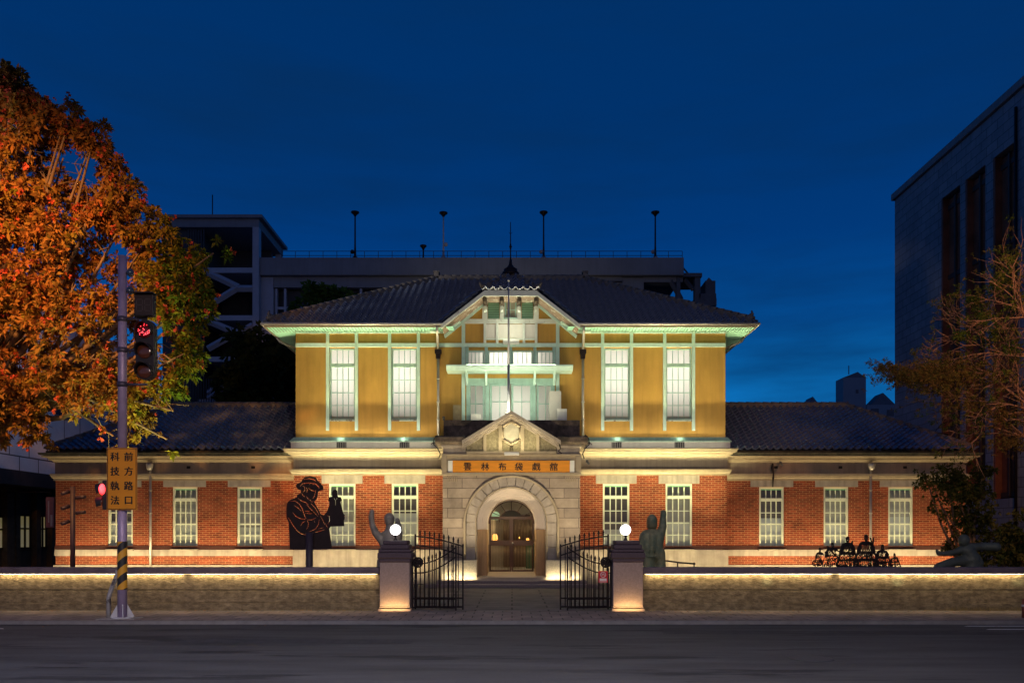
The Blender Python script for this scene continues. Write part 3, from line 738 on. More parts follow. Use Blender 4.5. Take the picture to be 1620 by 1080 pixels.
tb(b, AX-0.85, AX+0.85, fz(534), fz(513), 0.02)
b.build('gable_panel', PANEL, mus)
b = MB()
for q in (-0.88, -0.46, 0.46, 0.88): tb(b, AX+q-0.045, AX+q+0.045, fz(543)+0.001, fz(512)-0.001, 0.085)
tb(b, AX-0.83, AX+0.83, fz(538), fz(535), 0.075)
b.build('panel_post', PALE, mus, 0.008)
b = MB(); b.box(AX-0.26, AX+0.30, YF-0.35, YF-0.10, fz(546), fz(540)); b.build('lamp_box', WHITEP, mus, 0.02)
# gable roof: side slopes and half hip, with ridge and finial
zap = 10.62; yap = YB+0.9
for sx in (-1, 1):
    d = Vector((-sx*(gx+0.1), 0, zap-zg0)); vl2 = d.length
    t0 = Vector((AX+sx*(gx+0.1), YB-0.03, zg0-0.0))
    tile_roof('gable_roof', t0, (0, 1, 0), tuple(d), 4.4, vl2+0.05, [((AX, 0, 0), (-sx, 0, 0)),
        ((AX+sx*gh, YB, zg1), Vector((0, -1, 0)).lerp(Vector((0, 0, 1)), 0.5).normalized() if False else (0, -(zap-zg1), 0.9)),
        ((0, YE, ZEV-0.05), (0, math.sin(SL), -math.cos(SL)))], mus)
d = Vector((0, yap-YB, zap-zg1))
tile_roof('half_hip_roof', (AX-gh-0.25, YB-0.03, zg1+0.03), (1, 0, 0), tuple(d), 2*gh+0.5, d.length+0.1,
    [((AX-gh-0.05, YB, zg1), ((-(zap-zg1), 0, -0))) if False else ((AX-gh-0.02, YB, zg1), (-(yap-YB), gh+0.0, 0)), ((AX+gh+0.02, YB, zg1), ((yap-YB), gh, 0))], mus)
b = MB()
for sx in (-1, 1):
    ridge(b, (AX+sx*(gh+0.02), YB+0.02, zg1+0.06), (AX, yap, zap), 0.075, 0.11, 0.22); onigawara(b, (AX+sx*(gh+0.05), YB+0.05, zg1+0.12), 0.62, sx)
ridge(b, (AX, yap, zap), (AX, 31.2, zap), 0.09, 0.15)
b.build('gable_ridge', TILEM, mus)
b = MB()
b.lathe((AX, yap, zap+0.02), [(0.30, -0.06), (0.30, 0.03), (0.22, 0.08), (0.24, 0.14), (0.13, 0.22), (0.06, 0.32), (0.035, 0.5), (0.02, 0.52)], 12)
b.tube([(AX, yap, zap+0.45), (AX, yap, zap+1.80)], [0.024, 0.012], 6); b.ball((AX, yap, zap+0.95), 0.05, 8, 6); b.tube([(AX, yap, zap+0.86), (AX, yap, zap+1.04)], 0.03, 6)
b.tube([(AX-0.06, yap, zap+1.45), (AX, yap, zap+1.38), (AX+0.06, yap, zap+1.45)], 0.008, 4)
b.build('finial', IRON, mus)

# --- centre bay: transom lights, canopy, balcony doors
def lights_row(x0, x1, z0, z1, n, y, name, frame_m, blind_m, lit, mull=0.012, fw=0.05, rails=()):
    b = MB(); b.box(x0, x0+fw, y, y+0.06, z0, z1); b.box(x1-fw, x1, y, y+0.06, z0, z1); b.box(x0+fw, x1-fw, y+0.002, y+0.06, z0, z0+fw); b.box(x0+fw, x1-fw, y+0.002, y+0.06, z1-fw, z1)
    for k in range(1, n):
        xx = x0+fw+(x1-x0-2*fw)*k/n; b.box(xx-mull, xx+mull, y+0.01, y+0.05, z0+fw, z1-fw)
    for r_ in rails: zz = z0+(z1-z0)*r_; b.box(x0+fw, x1-fw, y+0.008, y+0.052, zz-mull, zz+mull)
    o = b.build(name, frame_m, mus)
    g = MB(); g.add([(x0, y+0.03, z0), (x1, y+0.03, z0), (x1, y+0.03, z1), (x0, y+0.03, z1)], [(0, 1, 2, 3)]); g.build('glass', GLASS, o, fix=False)
    s = MB(); s.add([(x0, y+0.09, z0), (x1, y+0.09, z0), (x1, y+0.09, z1), (x0, y+0.09, z1)], [(0, 1, 2, 3)]); s.build('blind', blind_m, o, fix=False)
    if lit: area('room_light', ((x0+x1)/2, y+0.7, (z0+z1)/2+0.05), (0, -1, 0), (x1-x0)*1.1, (z1-z0)*0.9, lit, (1, 0.93, 0.84), spread=120)
    return o
for (p0, p1, bm_, lt) in ((737, 765, BLIND_W, 3), (771, 804, BLIND_W, 14), (809, 842, BLIND_W, 14), (848, 877, BLIND_W, 3)):
    lights_row(AX+(p0-806.8)/S, AX+(p1-806.8)/S, fz(579), fz(554), 4, YF+0.02, 'transom_window', MINTD, bm_, lt*0.6)
b = MB()
for q in (-1.495, -0.835, 0.0, 0.835, 1.495):
    tb(b, AX+q-0.055, AX+q+0.055, fz(580.5), fz(549.5), 0.05)
b.build('mullion', MINTD, mus, 0.005)
b = MB(); b.box(AX-1.72, AX+1.72, YF-0.14, YF-0.052, fz(584.5), fz(581)); b.build('transom_sill', PEEL, mus)
b = MB()      # canopy
zc0, zc1 = fz(597)+0.12, fz(597)+0.32
b.prof([(YF-0.01, zc1+0.03), (YF-0.72, zc1-0.02), (YF-0.72, zc1-0.07), (YF-0.66, zc1-0.12), (YF-0.60, zc1-0.20), (YF-0.01, zc1-0.20)], AX-2.16, AX+2.10)
for q in (-1.50, -0.83, 0.83, 1.50): b.prof([(YF-0.012, zc1-0.60), (YF-0.50, zc1-0.201), (YF-0.012, zc1-0.201)], AX+q-0.04, AX+q+0.04)
b.build('canopy', MINT, mus, 0.008)
zd0, zd1 = 5.05, fz(598)
for (p0, p1, nm, bl, lt, nn, rl) in ((737, 766, 'side_light', BLIND_W, 3, 2, (0.62,)), (774, 805.6, 'balcony_door', BLIND_W, 12, 2, (0.66,)), (808, 841, 'balcony_door', BLIND_W, 12, 2, (0.66,)), (848, 877, 'side_light', BLIND_W, 3, 2, (0.62,))):
    x0, x1 = AX+(p0-806.8)/S, AX+(p1-806.8)/S
    lights_row(x0, x1, zd0, zd1-0.18, nn, YF+0.03, nm, MINTD, bl, lt*0.55, 0.014, 0.07, rl)
b = MB()
for q in (-1.45, -0.80, 0.80, 1.45): b.box(AX+q-0.07, AX+q+0.07, YF-0.02, YF+0.10, 4.95, zd1)
b.box(AX-1.38, AX-0.87, YF, YF+0.1, zd1-0.178, zd1); b.box(AX-0.73, AX+0.73, YF, YF+0.1, zd1-0.178, zd1); b.box(AX+0.87, AX+1.38, YF, YF+0.1, zd1-0.178, zd1)
b.build('door_frame', MINTD, mus, 0.006)
b = MB(); b.add([(AX-1.6, YF+0.17, zd0), (AX+1.6, YF+0.17, zd0), (AX+1.6, YF+0.17, fz(553)), (AX-1.6, YF+0.17, fz(553))], [(0, 1, 2, 3)])
# rooms behind so that light stays inside
b = MB()
for (x0, x1, y0, y1, z0, z1) in ((AX-HU+0.1, AX+HU-0.1, YF+0.17, YF+3.5, ZU0, ZE-0.02),):
    b.add([(x0, y1, z0), (x1, y1, z0), (x1, y1, z1), (x0, y1, z1)], [(0, 1, 2, 3)])
    b.add([(x0, y0, z1), (x1, y0, z1), (x1, y1, z1), (x0, y1, z1)], [(0, 1, 2, 3)]); b.add([(x0, y0, z0), (x1, y0, z0), (x1, y1, z0), (x0, y1, z0)], [(0, 1, 2, 3)])
b.build('room_lining', mat('room_paint', (0.6, 0.58, 0.52), 0.9), mus, fix=False)

# --- portico
YP = 26.80; SP = 48.5; PX = AX+0.03
def pz(py): return CH+(848-py)/SP
HP = 2.24; zsp = 2.07; ro, ri = 1.485, 1.12; zpl = 0.86; zft = pz(752)
def arc(cx, cz, r, a0, a1, n): return [(cx+r*math.cos(a0+(a1-a0)*i/n), cz+r*math.sin(a0+(a1-a0)*i/n)) for i in range(n+1)]
por = MB()
poly = [(PX-HP, 0.0), (PX-ro, 0.0)]+[(x, z) for x, z in arc(PX, zsp, ro, math.pi, 0, 32)]+[(PX+ro, 0.0), (PX+HP, 0.0), (PX+HP, zft), (PX-HP, zft)]
por.prism(poly, YP, YP+0.25)
for sx in (-1, 1): por.box(*sorted((PX+sx*HP, PX+sx*(HP-0.3))), YP+0.251, YF, 0, zft)
portal = por.build('portal_wall', ASHLAR, mus)
b = MB(); nv = 15
for k in range(nv):
    a0 = math.pi*k/nv+0.006; a1 = math.pi*(k+1)/nv-0.006
    pts = arc(PX, zsp, ri, a0, a1, 4)+arc(PX, zsp, ro, a1, a0, 4)
    b.prism(pts, YP-0.06, YP+0.24)
for sx in (-1, 1):
    zz = zpl
    for k in range(3):
        z_1 = zz+(zsp-zpl)/3
        b.box(*sorted((PX+sx*ri, PX+sx*ro)), YP-0.06, YP+0.24, zz+0.006, z_1-0.006); zz = z_1
b.build('arch_ring', STONE_P, portal, 0.01)
b = MB()
for rr, tt in ((ro+0.03, 0.045), (ri+0.035, 0.022)):
    pts = [(PX-rr, YP-0.07, zpl+0.0)]+[(x, YP-0.07, z) for x, z in arc(PX, zsp, rr, math.pi, 0, 40)]+[(PX+rr, YP-0.07, zpl+0.0)]
    b.tube(pts, tt, 8)
b.build('arch_bead', CREAM, portal)
b = MB()   # lit plinth blocks
for sx in (-1, 1):
    b.box(*sorted((PX+sx*(ri-0.0), PX+sx*(HP+0.03))), YP-0.16, YP+0.4, 0.20, zpl)
b.build('plinth_block', mat('granite_block', (0.50, 0.45, 0.34), 0.8, 0.25, 22, 0.4, 60), portal, 0.015)
b = MB()   # stepped plaster reveal
steps = [(1.10, 26.95), (1.03, 27.15), (0.97, 27.28), (0.91, 27.40), (0.86, 27.52), (0.81, 27.70)]
for i, (r_, y_) in enumerate(steps):
    y2 = steps[i+1][1]-0.002 if i < len(steps)-1 else 29.0
    pts = [(PX-r_, 1.85)]+arc(PX, zsp, r_, math.pi, 0, 32)+[(PX+r_, 1.85), (PX+r_+0.25, 1.85)]+arc(PX, zsp, r_+0.25, 0, math.pi, 32)+[(PX-r_-0.25, 1.85)]
    b.prism(pts, y_, y2)
b.build('arch_reveal', PLASTER, portal)
b = MB()
for sx in (-1, 1):
    b.box(*sorted((PX+sx*0.81, PX+sx*1.35)), 27.0+0.25, 29.0, 0.31, 1.849)
    b.box(*sorted((PX+sx*0.795, PX+sx*1.0)), 27.0+0.22, 27.24, 0.31, 0.98)
    b.box(*sorted((PX+sx*1.10, PX+sx*1.35)), YP+0.20, 27.2, 0.3, 1.849)
b.build('wall_panelling', TANW, portal, 0.008)
b = MB()    # floor + steps
b.prof([(YP-0.28, 0.0), (YP-0.28, 0.30), (29.1, 0.385), (29.1, 0.0)], PX-ri-0.0, PX+ri+0.0)
b.build('porch_floor', mat('pale_floor_tiles', (0.42, 0.35, 0.26), 0.35, 0.1, 3), portal)
b = MB(); b.box(PX-2.42, PX+2.42, YP-0.55, YP+0.2, 0, 0.199); b.box(PX-2.75, PX+2.75, YP-0.95, YP-0.551, 0, 0.10); b.build('step', mat('step_granite', (0.20, 0.16, 0.16), 0.7, 0.2, 20, 0.2, 60), portal, 0.012)
# door grille with fanlight
YD = 29.0; sd = F/YD; rz = 0.785
dg_ = MB()
zt_ = 2.27
dg_.box(PX-rz, PX+rz, YD-0.03, YD+0.03, zt_-0.05, zt_+0.05)
for q in (-rz+0.03, -0.03, 0.03, rz-0.03): dg_.box(PX+q-0.026, PX+q+0.026, YD-0.025, YD+0.025, 0.38, zt_-0.051)
for z0_, z1_ in ((0.38, 0.44), (1.30, 1.48)): 
    dg_.box(PX-rz+0.058, PX-0.058, YD-0.02, YD+0.02, z0_, z1_); dg_.box(PX+0.058, PX+rz-0.058, YD-0.02, YD+0.02, z0_, z1_)
door = dg_.build('door', BROWNW, portal)
b = MB()
for sx in (-1, 1):
    for k in range(13):
        x = PX+sx*(0.095+k*0.052)
        b.tube([(x, YD, 0.44), (x, YD, 1.30)], 0.009, 5); b.tube([(x, YD, 1.48), (x, YD, 2.22)], 0.009, 5)
b.build('grille_bar', mat('brass_bar', (0.30, 0.22, 0.13), 0.35, metal=0.7), door)
b = MB(); b.ball((PX+0.05, YD-0.05, 1.39), 0.03, 8, 6); b.build('handle', GUTTER, door)
b = MB()
for i in range(1, 6):
    a = math.pi*i/6; b.tube([(PX+0.42*math.cos(a), YD, zsp+0.05+0.42*math.sin(a)), (PX+0.80*math.cos(a), YD, zsp+0.80*math.sin(a))], 0.012, 5)
b.tube([(x, YD, z) for x, z in arc(PX, zsp, 0.79, 0, math.pi, 24)], 0.02, 6); b.tube([(x, YD, z+0.05) for x, z in arc(PX, zsp, 0.42, 0, math.pi, 16)], 0.015, 6)
fan = b.build('fanlight', BROWNW, portal)
b = MB(); b.prism(arc(PX, zsp+0.07, 0.41, 0.2, math.pi-0.2, 16), YD+0.02, YD+0.03); b.build('fan_panel', DARKVOID, fan)
b = MB(); b.prism(arc(PX-0.56, zsp+0.30, 0.14, -0.3, math.pi*1.0, 10)+[(PX-0.70, zsp+0.14), (PX-0.46, zsp+0.14)], YD+0.4, YD+0.41); b.build('green_pane', simple_emit('green_glow', (0.05, 0.42, 0.16), 0.5), fan)
# entrance hall
b = MB(); x0, x1, y0, y1, z0, z1 = PX-1.9, PX+1.9, 29.1, 33.5, 0.385, 3.6
b.add([(x0, y0, z0), (x1, y0, z0), (x1, y1, z0), (x0, y1, z0), (x0, y0, z1), (x1, y0, z1), (x1, y1, z1), (x0, y1, z1)], [(0, 1, 2, 3), (4, 7, 6, 5), (0, 3, 7, 4), (1, 5, 6, 2), (3, 2, 6, 7)])
b.build('hall_lining', mat('hall_paint', (0.42, 0.36, 0.27), 0.6), mus, fix=False)
b = MB(); b.box(PX-0.32, PX+0.75, 33.0, 33.4, 0.4, 2.5); b.box(PX-1.9, PX-0.9, 32.2, 32.4, 0.4, 1.0); hall = b.build('hall_cabinet', mat('cabinet_wood', (0.07, 0.035, 0.02), 0.4), mus)
b = MB(); b.box(PX+0.55, PX+1.5, 31.3, 31.6, 0.4, 1.35); b.build('green_screen', mat('green_board', (0.03, 0.12, 0.07), 0.6), mus)
b = MB(); b.box(PX-1.7, PX-0.62, 31.8, 31.86, 1.3, 3.2); b.build('pale_curtain', mat('pale_curtain', (0.65, 0.52, 0.32), 0.8, 0.25, 3, stretch=(8, 1, 0.3)), mus)
area('hall_light', (PX, 30.6, 3.4), (0, 0, -1), 1.4, 0.4, 30, (1, 0.85, 0.6))
b = MB(); b.box(PX-0.25, PX+0.35, 30.4, 30.6, 3.0, 3.08); b.build('ceiling_lamp', simple_emit('lamp_white', (1, 0.95, 0.85), 4), mus)
for (px, py, w_, h_, st) in ((783, 850, 9, 11, 3.0), (822, 850, 2.4, 3, 3.5), (835, 853, 5, 5, 2.2)):
    s_ = F/30.4; b = MB(); xx = (px-810)/s_; zz = CH+(848-py)/s_
    b.lathe((xx, 30.4, zz-h_/2/s_), [(w_/2/s_*0.75, 0), (w_/2/s_, h_/s_*0.35), (w_/2/s_*0.9, h_/s_*0.8), (w_/2/s_*0.5, h_/s_)], 10)
    o = b.build('hall_lantern', simple_emit('lantern_glow', (1.0, 0.42, 0.06), 2.4) if 'lantern_glow' not in MATS else MATS['lantern_glow'], mus)

# entablature, name frame, cornice and pediment
b = MB()
z0, z1 = zft, pz(718)
b.box(PX-HP-0.01, PX+HP+0.01, YP-0.02, YP+0.25, z0+0.001, z1)
for (xa, xb, za, zb) in ((PX-HP-0.03, PX+HP+0.03, z0+0.002, z0+0.10), (PX-HP-0.03, PX+HP+0.03, z1-0.06, z1-0.001), (PX-HP-0.03, PX-HP+0.14, z0+0.101, z1-0.061), (PX+HP-0.14, PX+HP+0.03, z0+0.101, z1-0.061)):
    b.box(xa, xb, YP-0.09, YP-0.021, za, zb)
for sx in (-1, 1):
    for k in range(6): b.box(PX+sx*(HP-0.16-k*0.06)-0.012, PX+sx*(HP-0.16-k*0.06)+0.012, YP-0.022, YP+0.01, z0-0.20, z0-0.03)
    b.box(*sorted((PX+sx*HP, PX+sx*(HP-0.3))), YP+0.251, YF, z0, z1)
b.build('name_frame', CREAM, portal, 0.01)
b = MB()
z2 = pz(705); z3 = pz(690)
for sx in (-1, 1):
    xi = PX+sx*1.48
    b.box(*sorted((xi, PX+sx*(HP))), YP+0.0, YP+0.3, z1+0.001, z2)
    b.box(*sorted((xi, PX+sx*(HP+0.05))), YP-0.05, YP+0.3, z2-0.05, z2+0.03)
    b.box(*sorted((PX+sx*HP, PX+sx*(HP-0.3))), YP+0.301, YF, z1, z2)
b.build('entablature', STONE_P, portal, 0.012)
b = MB()
for sx in (-1, 1):
    xi = PX+sx*1.50
    b.prof([(YP-0.18, z2+0.06), (YP-0.22, z2+0.12), (YP-0.22, z3-0.04), (YP-0.15, z3), (YP+0.3, z3+0.03), (YP+0.3, z2+0.031), (YP-0.06, z2+0.031)], *sorted((xi, PX+sx*(HP+0.24))))
    b.box(*sorted((PX+sx*(HP-0.1), PX+sx*(HP+0.238))), YP+0.301, YF-0.1, z2+0.031, z3+0.02)
b.build('porch_cornice', MOSS, portal, 0.02)
b = MB(); b.box(PX-2.24, PX+2.26, YP+0.32, YP+0.50, z2, CH+(848-663)/SP+0.02); b.box(PX-2.24, PX-2.05, YP+0.501, YF-0.2, z2, CH+(848-663)/SP); b.box(PX+2.07, PX+2.26, YP+0.501, YF-0.2, z2, CH+(848-663)/SP)
b.box(PX-2.04, PX+2.06, YP+0.502, YF-0.01, z2-0.1, z2+0.15)
b.build('balcony_parapet', MOSS, portal, 0.02)
# pediment
pd = MB(); zb = z1+0.001; za = pz(651)
pd.prism([(PX-1.46, zb), (PX+1.46, zb), (PX+1.46, pz(697)), (PX, za-0.16), (PX-1.46, pz(697))], YP-0.03, YP+0.3)
ped = pd.build('pediment', ROUGHCAST, portal)
b = MB()
for sx in (-1, 1):
    e0, e1 = pz(699), za
    for (o0, o1, pr) in ((0.0, 0.13, 0.24), (0.131, 0.20, 0.17), (0.201, 0.27, 0.10)):
        b.prism([(PX+sx*1.60, e0+0.03-o0), (PX, e1-o0), (PX, e1-o1), (PX+sx*1.60, e0+0.03-o1)], YP-pr, YP+0.32)
b.build('raking_cornice', STONE_P, ped, 0.006)
b = MB()
def lip(z): return z
for (q, w_) in ((-0.86, 0.05), (-0.36, 0.055), (0.36, 0.055), (0.86, 0.05)):
    top = pz(697)+(za-0.16-pz(697))*(1.46-abs(q))/1.46-0.10
    b.box(PX+q-w_, PX+q+w_, YP-0.12, YP-0.031, zb+0.08, top)
b.box(PX-1.46, PX+1.46, YP-0.125, YP-0.031, zb+0.002, zb+0.079)
hexo = [(0.30, 4.78), (0, 4.60), (-0.30, 4.78), (-0.30, 5.18), (0, 5.36), (0.30, 5.18)]
hx = [(PX+x*0.98, z) for x, z in hexo]
for i in range(6):
    p, q = hx[i], hx[(i+1) % 6]; b.tube([(p[0], YP-0.08, p[1]), (q[0], YP-0.08, q[1])], 0.05, 4)
for sx in (-1, 1): b.tube([(PX, YP-0.06, 4.60), (PX, YP-0.08, zb+0.08)], 0.045, 4)
b.build('pediment_tracery', CREAM, ped)
b = MB(); b.prism([(x, z) for x, z in hx], YP-0.05, YP-0.031); b.build('hexagon_panel', mat('pale_render', (0.50, 0.46, 0.35), 0.8, 0.25, 4, 0.3, 20), ped)
b = MB(); b.box(PX-0.23, PX+0.25, YP-0.30, YP-0.10, pz(721), pz(716)); b.build('lamp_box', WHITEP, portal, 0.015)

nb = thing('name_board', 'long amber wooden name board with six black brush characters over the porch arch', 'sign', (PX, YP-0.03, zft+0.4))
bz0, bz1 = pz(748), pz(728.5); bx0, bx1 = PX-1.91, PX+1.90
b = MB(); b.box(bx0, bx1, YP-0.075, YP-0.022, bz0, bz1); b.build('board', mat('amber_wood', (0.75, 0.28, 0.015), 0.5, 0.15, 1.5, stretch=(1, 1, 8)), nb, 0.005)
b = MB()
for xa, xb in ((bx0-0.15, bx0-0.003), (bx1+0.003, bx1+0.15)): b.box(xa, xb, YP-0.06, YP-0.022, bz0, bz1)
b.build('end_panel', WHITEP, nb)
INK = mat('black_ink', (0.012, 0.01, 0.01), 0.5)
chars = []
for ch, px in zip('雲林布袋戱舘', (739, 767, 794, 820, 847.5, 875)):
    chars.append((ch, PX+(px-808.3)/SP, YP-0.079, (bz0+bz1)/2, 0.275))
text_obj('lettering', chars, INK, nb, bold=0.004)
area('plinth_light', (PX-1.68, YP-0.32, 0.22), (0, 0.6, 1), 1.05, 0.03, 9, WARM); area('plinth_light', (PX+1.68, YP-0.32, 0.22), (0, 0.6, 1), 1.05, 0.03, 9, WARM)

# ================================================================== WINGS
SW = 45.6; YW = 28.50
def wz(py): return CH+(848-py)/SW
HW = 15.78
wins = {1: (9.06, 11.28, 13.52), -1: (9.08, 11.30, 13.54)}
for sx in (-1, 1):
    cs = [AX+sx*c+0.0 for c in (9.06, 11.30, 13.54)]
    hol = sorted([(c-0.44, c+0.44, wz(868), wz(770)) for c in cs])
    x0, x1 = sorted((AX+sx*(HM-0.3), AX+sx*HW))
    b = MB(); wallfront(b, x0, x1, 0.0, wz(759), YW, hol, 0.14)
    xe = AX+sx*HW; b.add([(xe, YW, 0), (xe, YW+5.8, 0), (xe, YW+5.8, wz(759)), (xe, YW, wz(759))], [(0, 1, 2, 3)])
    b.build('wing_brick_wall', BRICK, mus)
    b = MB(); b.box(*sorted((AX+sx*HM, AX+sx*(HW+0.03))), YW-0.03, YW+0.1, wz(879), wz(869)); b.build('stone_band', STONE, mus, 0.006)
    b = MB(); b.box(*sorted((AX+sx*(HM+0.035), AX+sx*(HW+0.02))), YW-0.02, YW+0.1, wz(868)-0.021, wz(863)); b.build('dark_brick_course', mat('dark_sill_brick', (0.06, 0.018, 0.012), 0.8, 0.3, 20), mus)
    b = MB(); b.box(*sorted((AX+sx*(HM+0.035), AX+sx*(HW+0.05))), YW-0.07, YW+0.1, -0.1, wz(893)); b.build('footing', STONE, mus, 0.006)
    for (a, c, z_0, z_1), lw in zip(hol, (0.45, 0.40, 0.35) if sx < 0 else (0.5, 0.44, 0.52)):
        window(a+0.01, c-0.01, z_0, z_1, YW+0.06, mus, False, lw in (0.45, 0.5), lower=lw, lit=2.6 if sx < 0 else 4.5)
        b = MB(); b.box(a-0.30, c+0.30, YW-0.025, YW+0.05, z_1+0.001, wz(759)-0.001); b.build('lintel', STONE, mus, 0.006)
    def wband(b, prof):
        n = len(prof); vs = [(AX+sx*(HM-0.2), YW-p, z) for p, z in prof]+[(AX+sx*(HW+p), YW-p, z) for p, z in prof]+[(AX+sx*(HW+p), YW+5.8, z) for p, z in prof]
        b.add(vs, [(r_*n+i, r_*n+i+1, (r_+1)*n+i+1, (r_+1)*n+i) for r_ in range(2) for i in range(n-1)])
    b = MB(); z1, z2, z3, z4 = wz(760), wz(749), wz(732), wz(722)
    wband(b, [(0, z1), (0.05, z1), (0.05, z1+0.06), (0.10, z1+0.11), (0.10, z1+0.15), (0.13, z1+0.16), (0.13, z2-0.01), (0.02, z2), (0, z2)])
    wband(b, [(0, z3), (0.04, z3), (0.06, z3+0.05), (0.16, z3+0.09), (0.17, z3+0.15), (0.32, z3+0.18), (0.33, z4), (0, z4+0.02)])
    b.build('wing_cornice', CREAM, mus)
    b = MB(); wband(b, [(0.012, z2-0.02), (0.012, z3+0.02)]); b.build('wing_frieze', STUCCO, mus)
    b = MB(); z5 = wz(713.5)
    wband(b, [(0.30, z4+0.021), (0.38, z4+0.03), (0.40, z4+0.10), (0.22, z4+0.11), (0.22, z5), (0.0, z5)]); b.build('eave_board', mat('mossy_gutter', (0.075, 0.068, 0.045), 0.8, 0.4, 6, 0.3, 20, col2=(0.03, 0.03, 0.02), thr=(0.45, 0.6)), mus)
    for c in (cs if sx > 0 else cs):
        q = MB(); q.box(c+0.85-0.07, c+0.85+0.07, YW-0.02, YW+0.01, z2+0.14, z2+0.26)
    q = MB()
    for c in cs: q.box(c+0.07, c+0.20, YW-0.02, YW+0.01, wz(741), wz(737))
    q.build('vent', DARKVOID, mus)
    # roof
    ye = YW-0.30; ze = z5+0.02; he = HW+0.22; run = 3.2; rise = 1.98; sl = math.atan2(rise, run); v_ = math.hypot(run, rise)
    o = Vector((AX-he if sx < 0 else AX+HM-0.2, ye, ze))
    tile_roof('wing_roof', o, (1, 0, 0), (0, math.cos(sl), math.sin(sl)), he-HM+0.2, v_,
              [((AX+sx*he, ye, 0), (sx, 1, 0)), ((0, ye+run, 0), (0, 1, 0))], mus, segs=5)
    tile_roof('wing_side_roof', (AX+sx*he, ye, ze), (0, 1, 0), (-sx*math.cos(sl), 0, math.sin(sl)), 2*run, v_,
              [((AX+sx*he, ye, 0), (-sx, -1, 0)), ((AX+sx*he, ye+2*run, 0), (-sx, 1, 0))], mus, segs=3)
    b = MB(); b.add([(AX+sx*HM, ye+2*run, ze), (AX+sx*he, ye+2*run, ze), (AX+sx*(he-run), ye+run, ze+rise), (AX+sx*HM, ye+run, ze+rise)], [(0, 1, 2, 3)]); b.build('rear_roof', TILE, mus)
    b = MB(); ridge(b, (AX+sx*HM, ye+run, ze+rise), (AX+sx*(he-run), ye+run, ze+rise), 0.10, 0.15)
    ridge(b, (AX+sx*(he-0.1), ye+0.1, ze+0.05), (AX+sx*(he-run), ye+run, ze+rise), 0.09, 0.13)
    onigawara(b, (AX+sx*(he-0.12), ye+0.12, ze+0.1), 0.6, sx); onigawara(b, (AX+sx*(he-run), ye+run, ze+rise), 0.5, sx)
    b.build('wing_ridge_cap', TILEM, mus)
    # downpipe with a round hopper
    xd = AX+sx*12.45
    b = MB(); b.tube([(xd, YW-0.09, wz(744)), (xd, YW-0.09, 0.0)], 0.042, 8)
    for zz in (3.2, 2.4, 1.6, 0.9): b.tube([(xd, YW-0.09, zz), (xd, YW-0.09, zz+0.035)], 0.055, 8)
    f = b.build('downpipe', GUTTER, mus)
    h = MB(); h.lathe((xd, YW-0.16, wz(744)), [(0.05, 0), (0.09, 0.04), (0.12, 0.16), (0.12, 0.22), (0.10, 0.23)], 12); h.build('hopper', GUTTER, f)
# dark brick course of the main block
for sx in (-1, 1):
    b = MB(); b.box(*sorted((AX+sx*2.3, AX+sx*(HM+0.015))), YG-0.02, YG+0.06, fz(868)+0.001, fz(863)); b.build('dark_brick_course', MATS['dark_sill_brick'], mus)

# ================================================================== FRONT WALL, PIERS, LAMPS, GATES
DF = 18.0; sF = F/DF
lw_l, lw_r = -2.90, 2.86        # wall ends at the piers
def front_wall(x0, x1, label):
    t = thing('boundary_wall', label, 'wall', ((x0+x1)/2, DF+0.15, 0))
    b = MB(); b.box(x0, x1, DF+0.05, DF+0.30, 0.452, 0.80)
    b.build('upper_course', CONC, t, 0.006)
    b = MB(); b.box(x0, x1, DF+0.051, DF+0.299, 0.17, 0.438); b.build('lower_course', CONC, t, 0.006)
    b = MB(); b.box(x0+0.01, x1-0.01, DF+0.085, DF+0.28, 0.1, 0.79); b.build('core', mat('groove_shade_core', (0.03, 0.025, 0.02)), t)  # coloured dark to put the groove's shade into the core
    b = MB(); b.box(x0, x1, DF+0.045, DF+0.31, -0.2, 0.165); b.build('foot_course', CONC, t, 0.006)
    b = MB(); b.box(x0, x1, DF-0.06, DF+0.36, 0.801, 0.94); b.build('coping', COPING, t, 0.012)
    b = MB(); b.box(x0+0.05, x1-0.05, DF+0.022, DF+0.040, 0.786, 0.7995); b.build('light_strip', simple_emit('led_strip', (1.0, 0.74, 0.36), 1.3) if 'led_strip' not in MATS else MATS['led_strip'], t)
    n = max(2, int(abs(x1-x0)/4))
    for k in range(n):
        xc = x0+(x1-x0)*(k+0.5)/n
        area('wall_strip_light', (xc, DF-0.005, 0.79), (0, 0.33, -1), abs(x1-x0)/n*0.96, 0.02, 4.2*abs(x1-x0)/n, (1.0, 0.76, 0.38))
    return t
front_wall(-24.0, lw_l, 'low stained wall with dark coping and lit strip, behind the traffic signal pole')
front_wall(lw_r, 24.0, 'low stained wall with dark coping and lit strip, below the reclining bronze and cut-out puppet group')
for (x, pw) in ((X(1215, DF), 3.0), (X(1422, DF), 4.5), (X(1612, DF), 3.0), (X(400, DF), 1.0), (X(720-140, DF), 0.8)):
    spot('wall_gobo_light', (x, DF-0.60, 0.62), (x, DF+0.05, 0.66), pw*3.0, (0.72, 1.0, 0.66), 28, 0.7, 0.02)
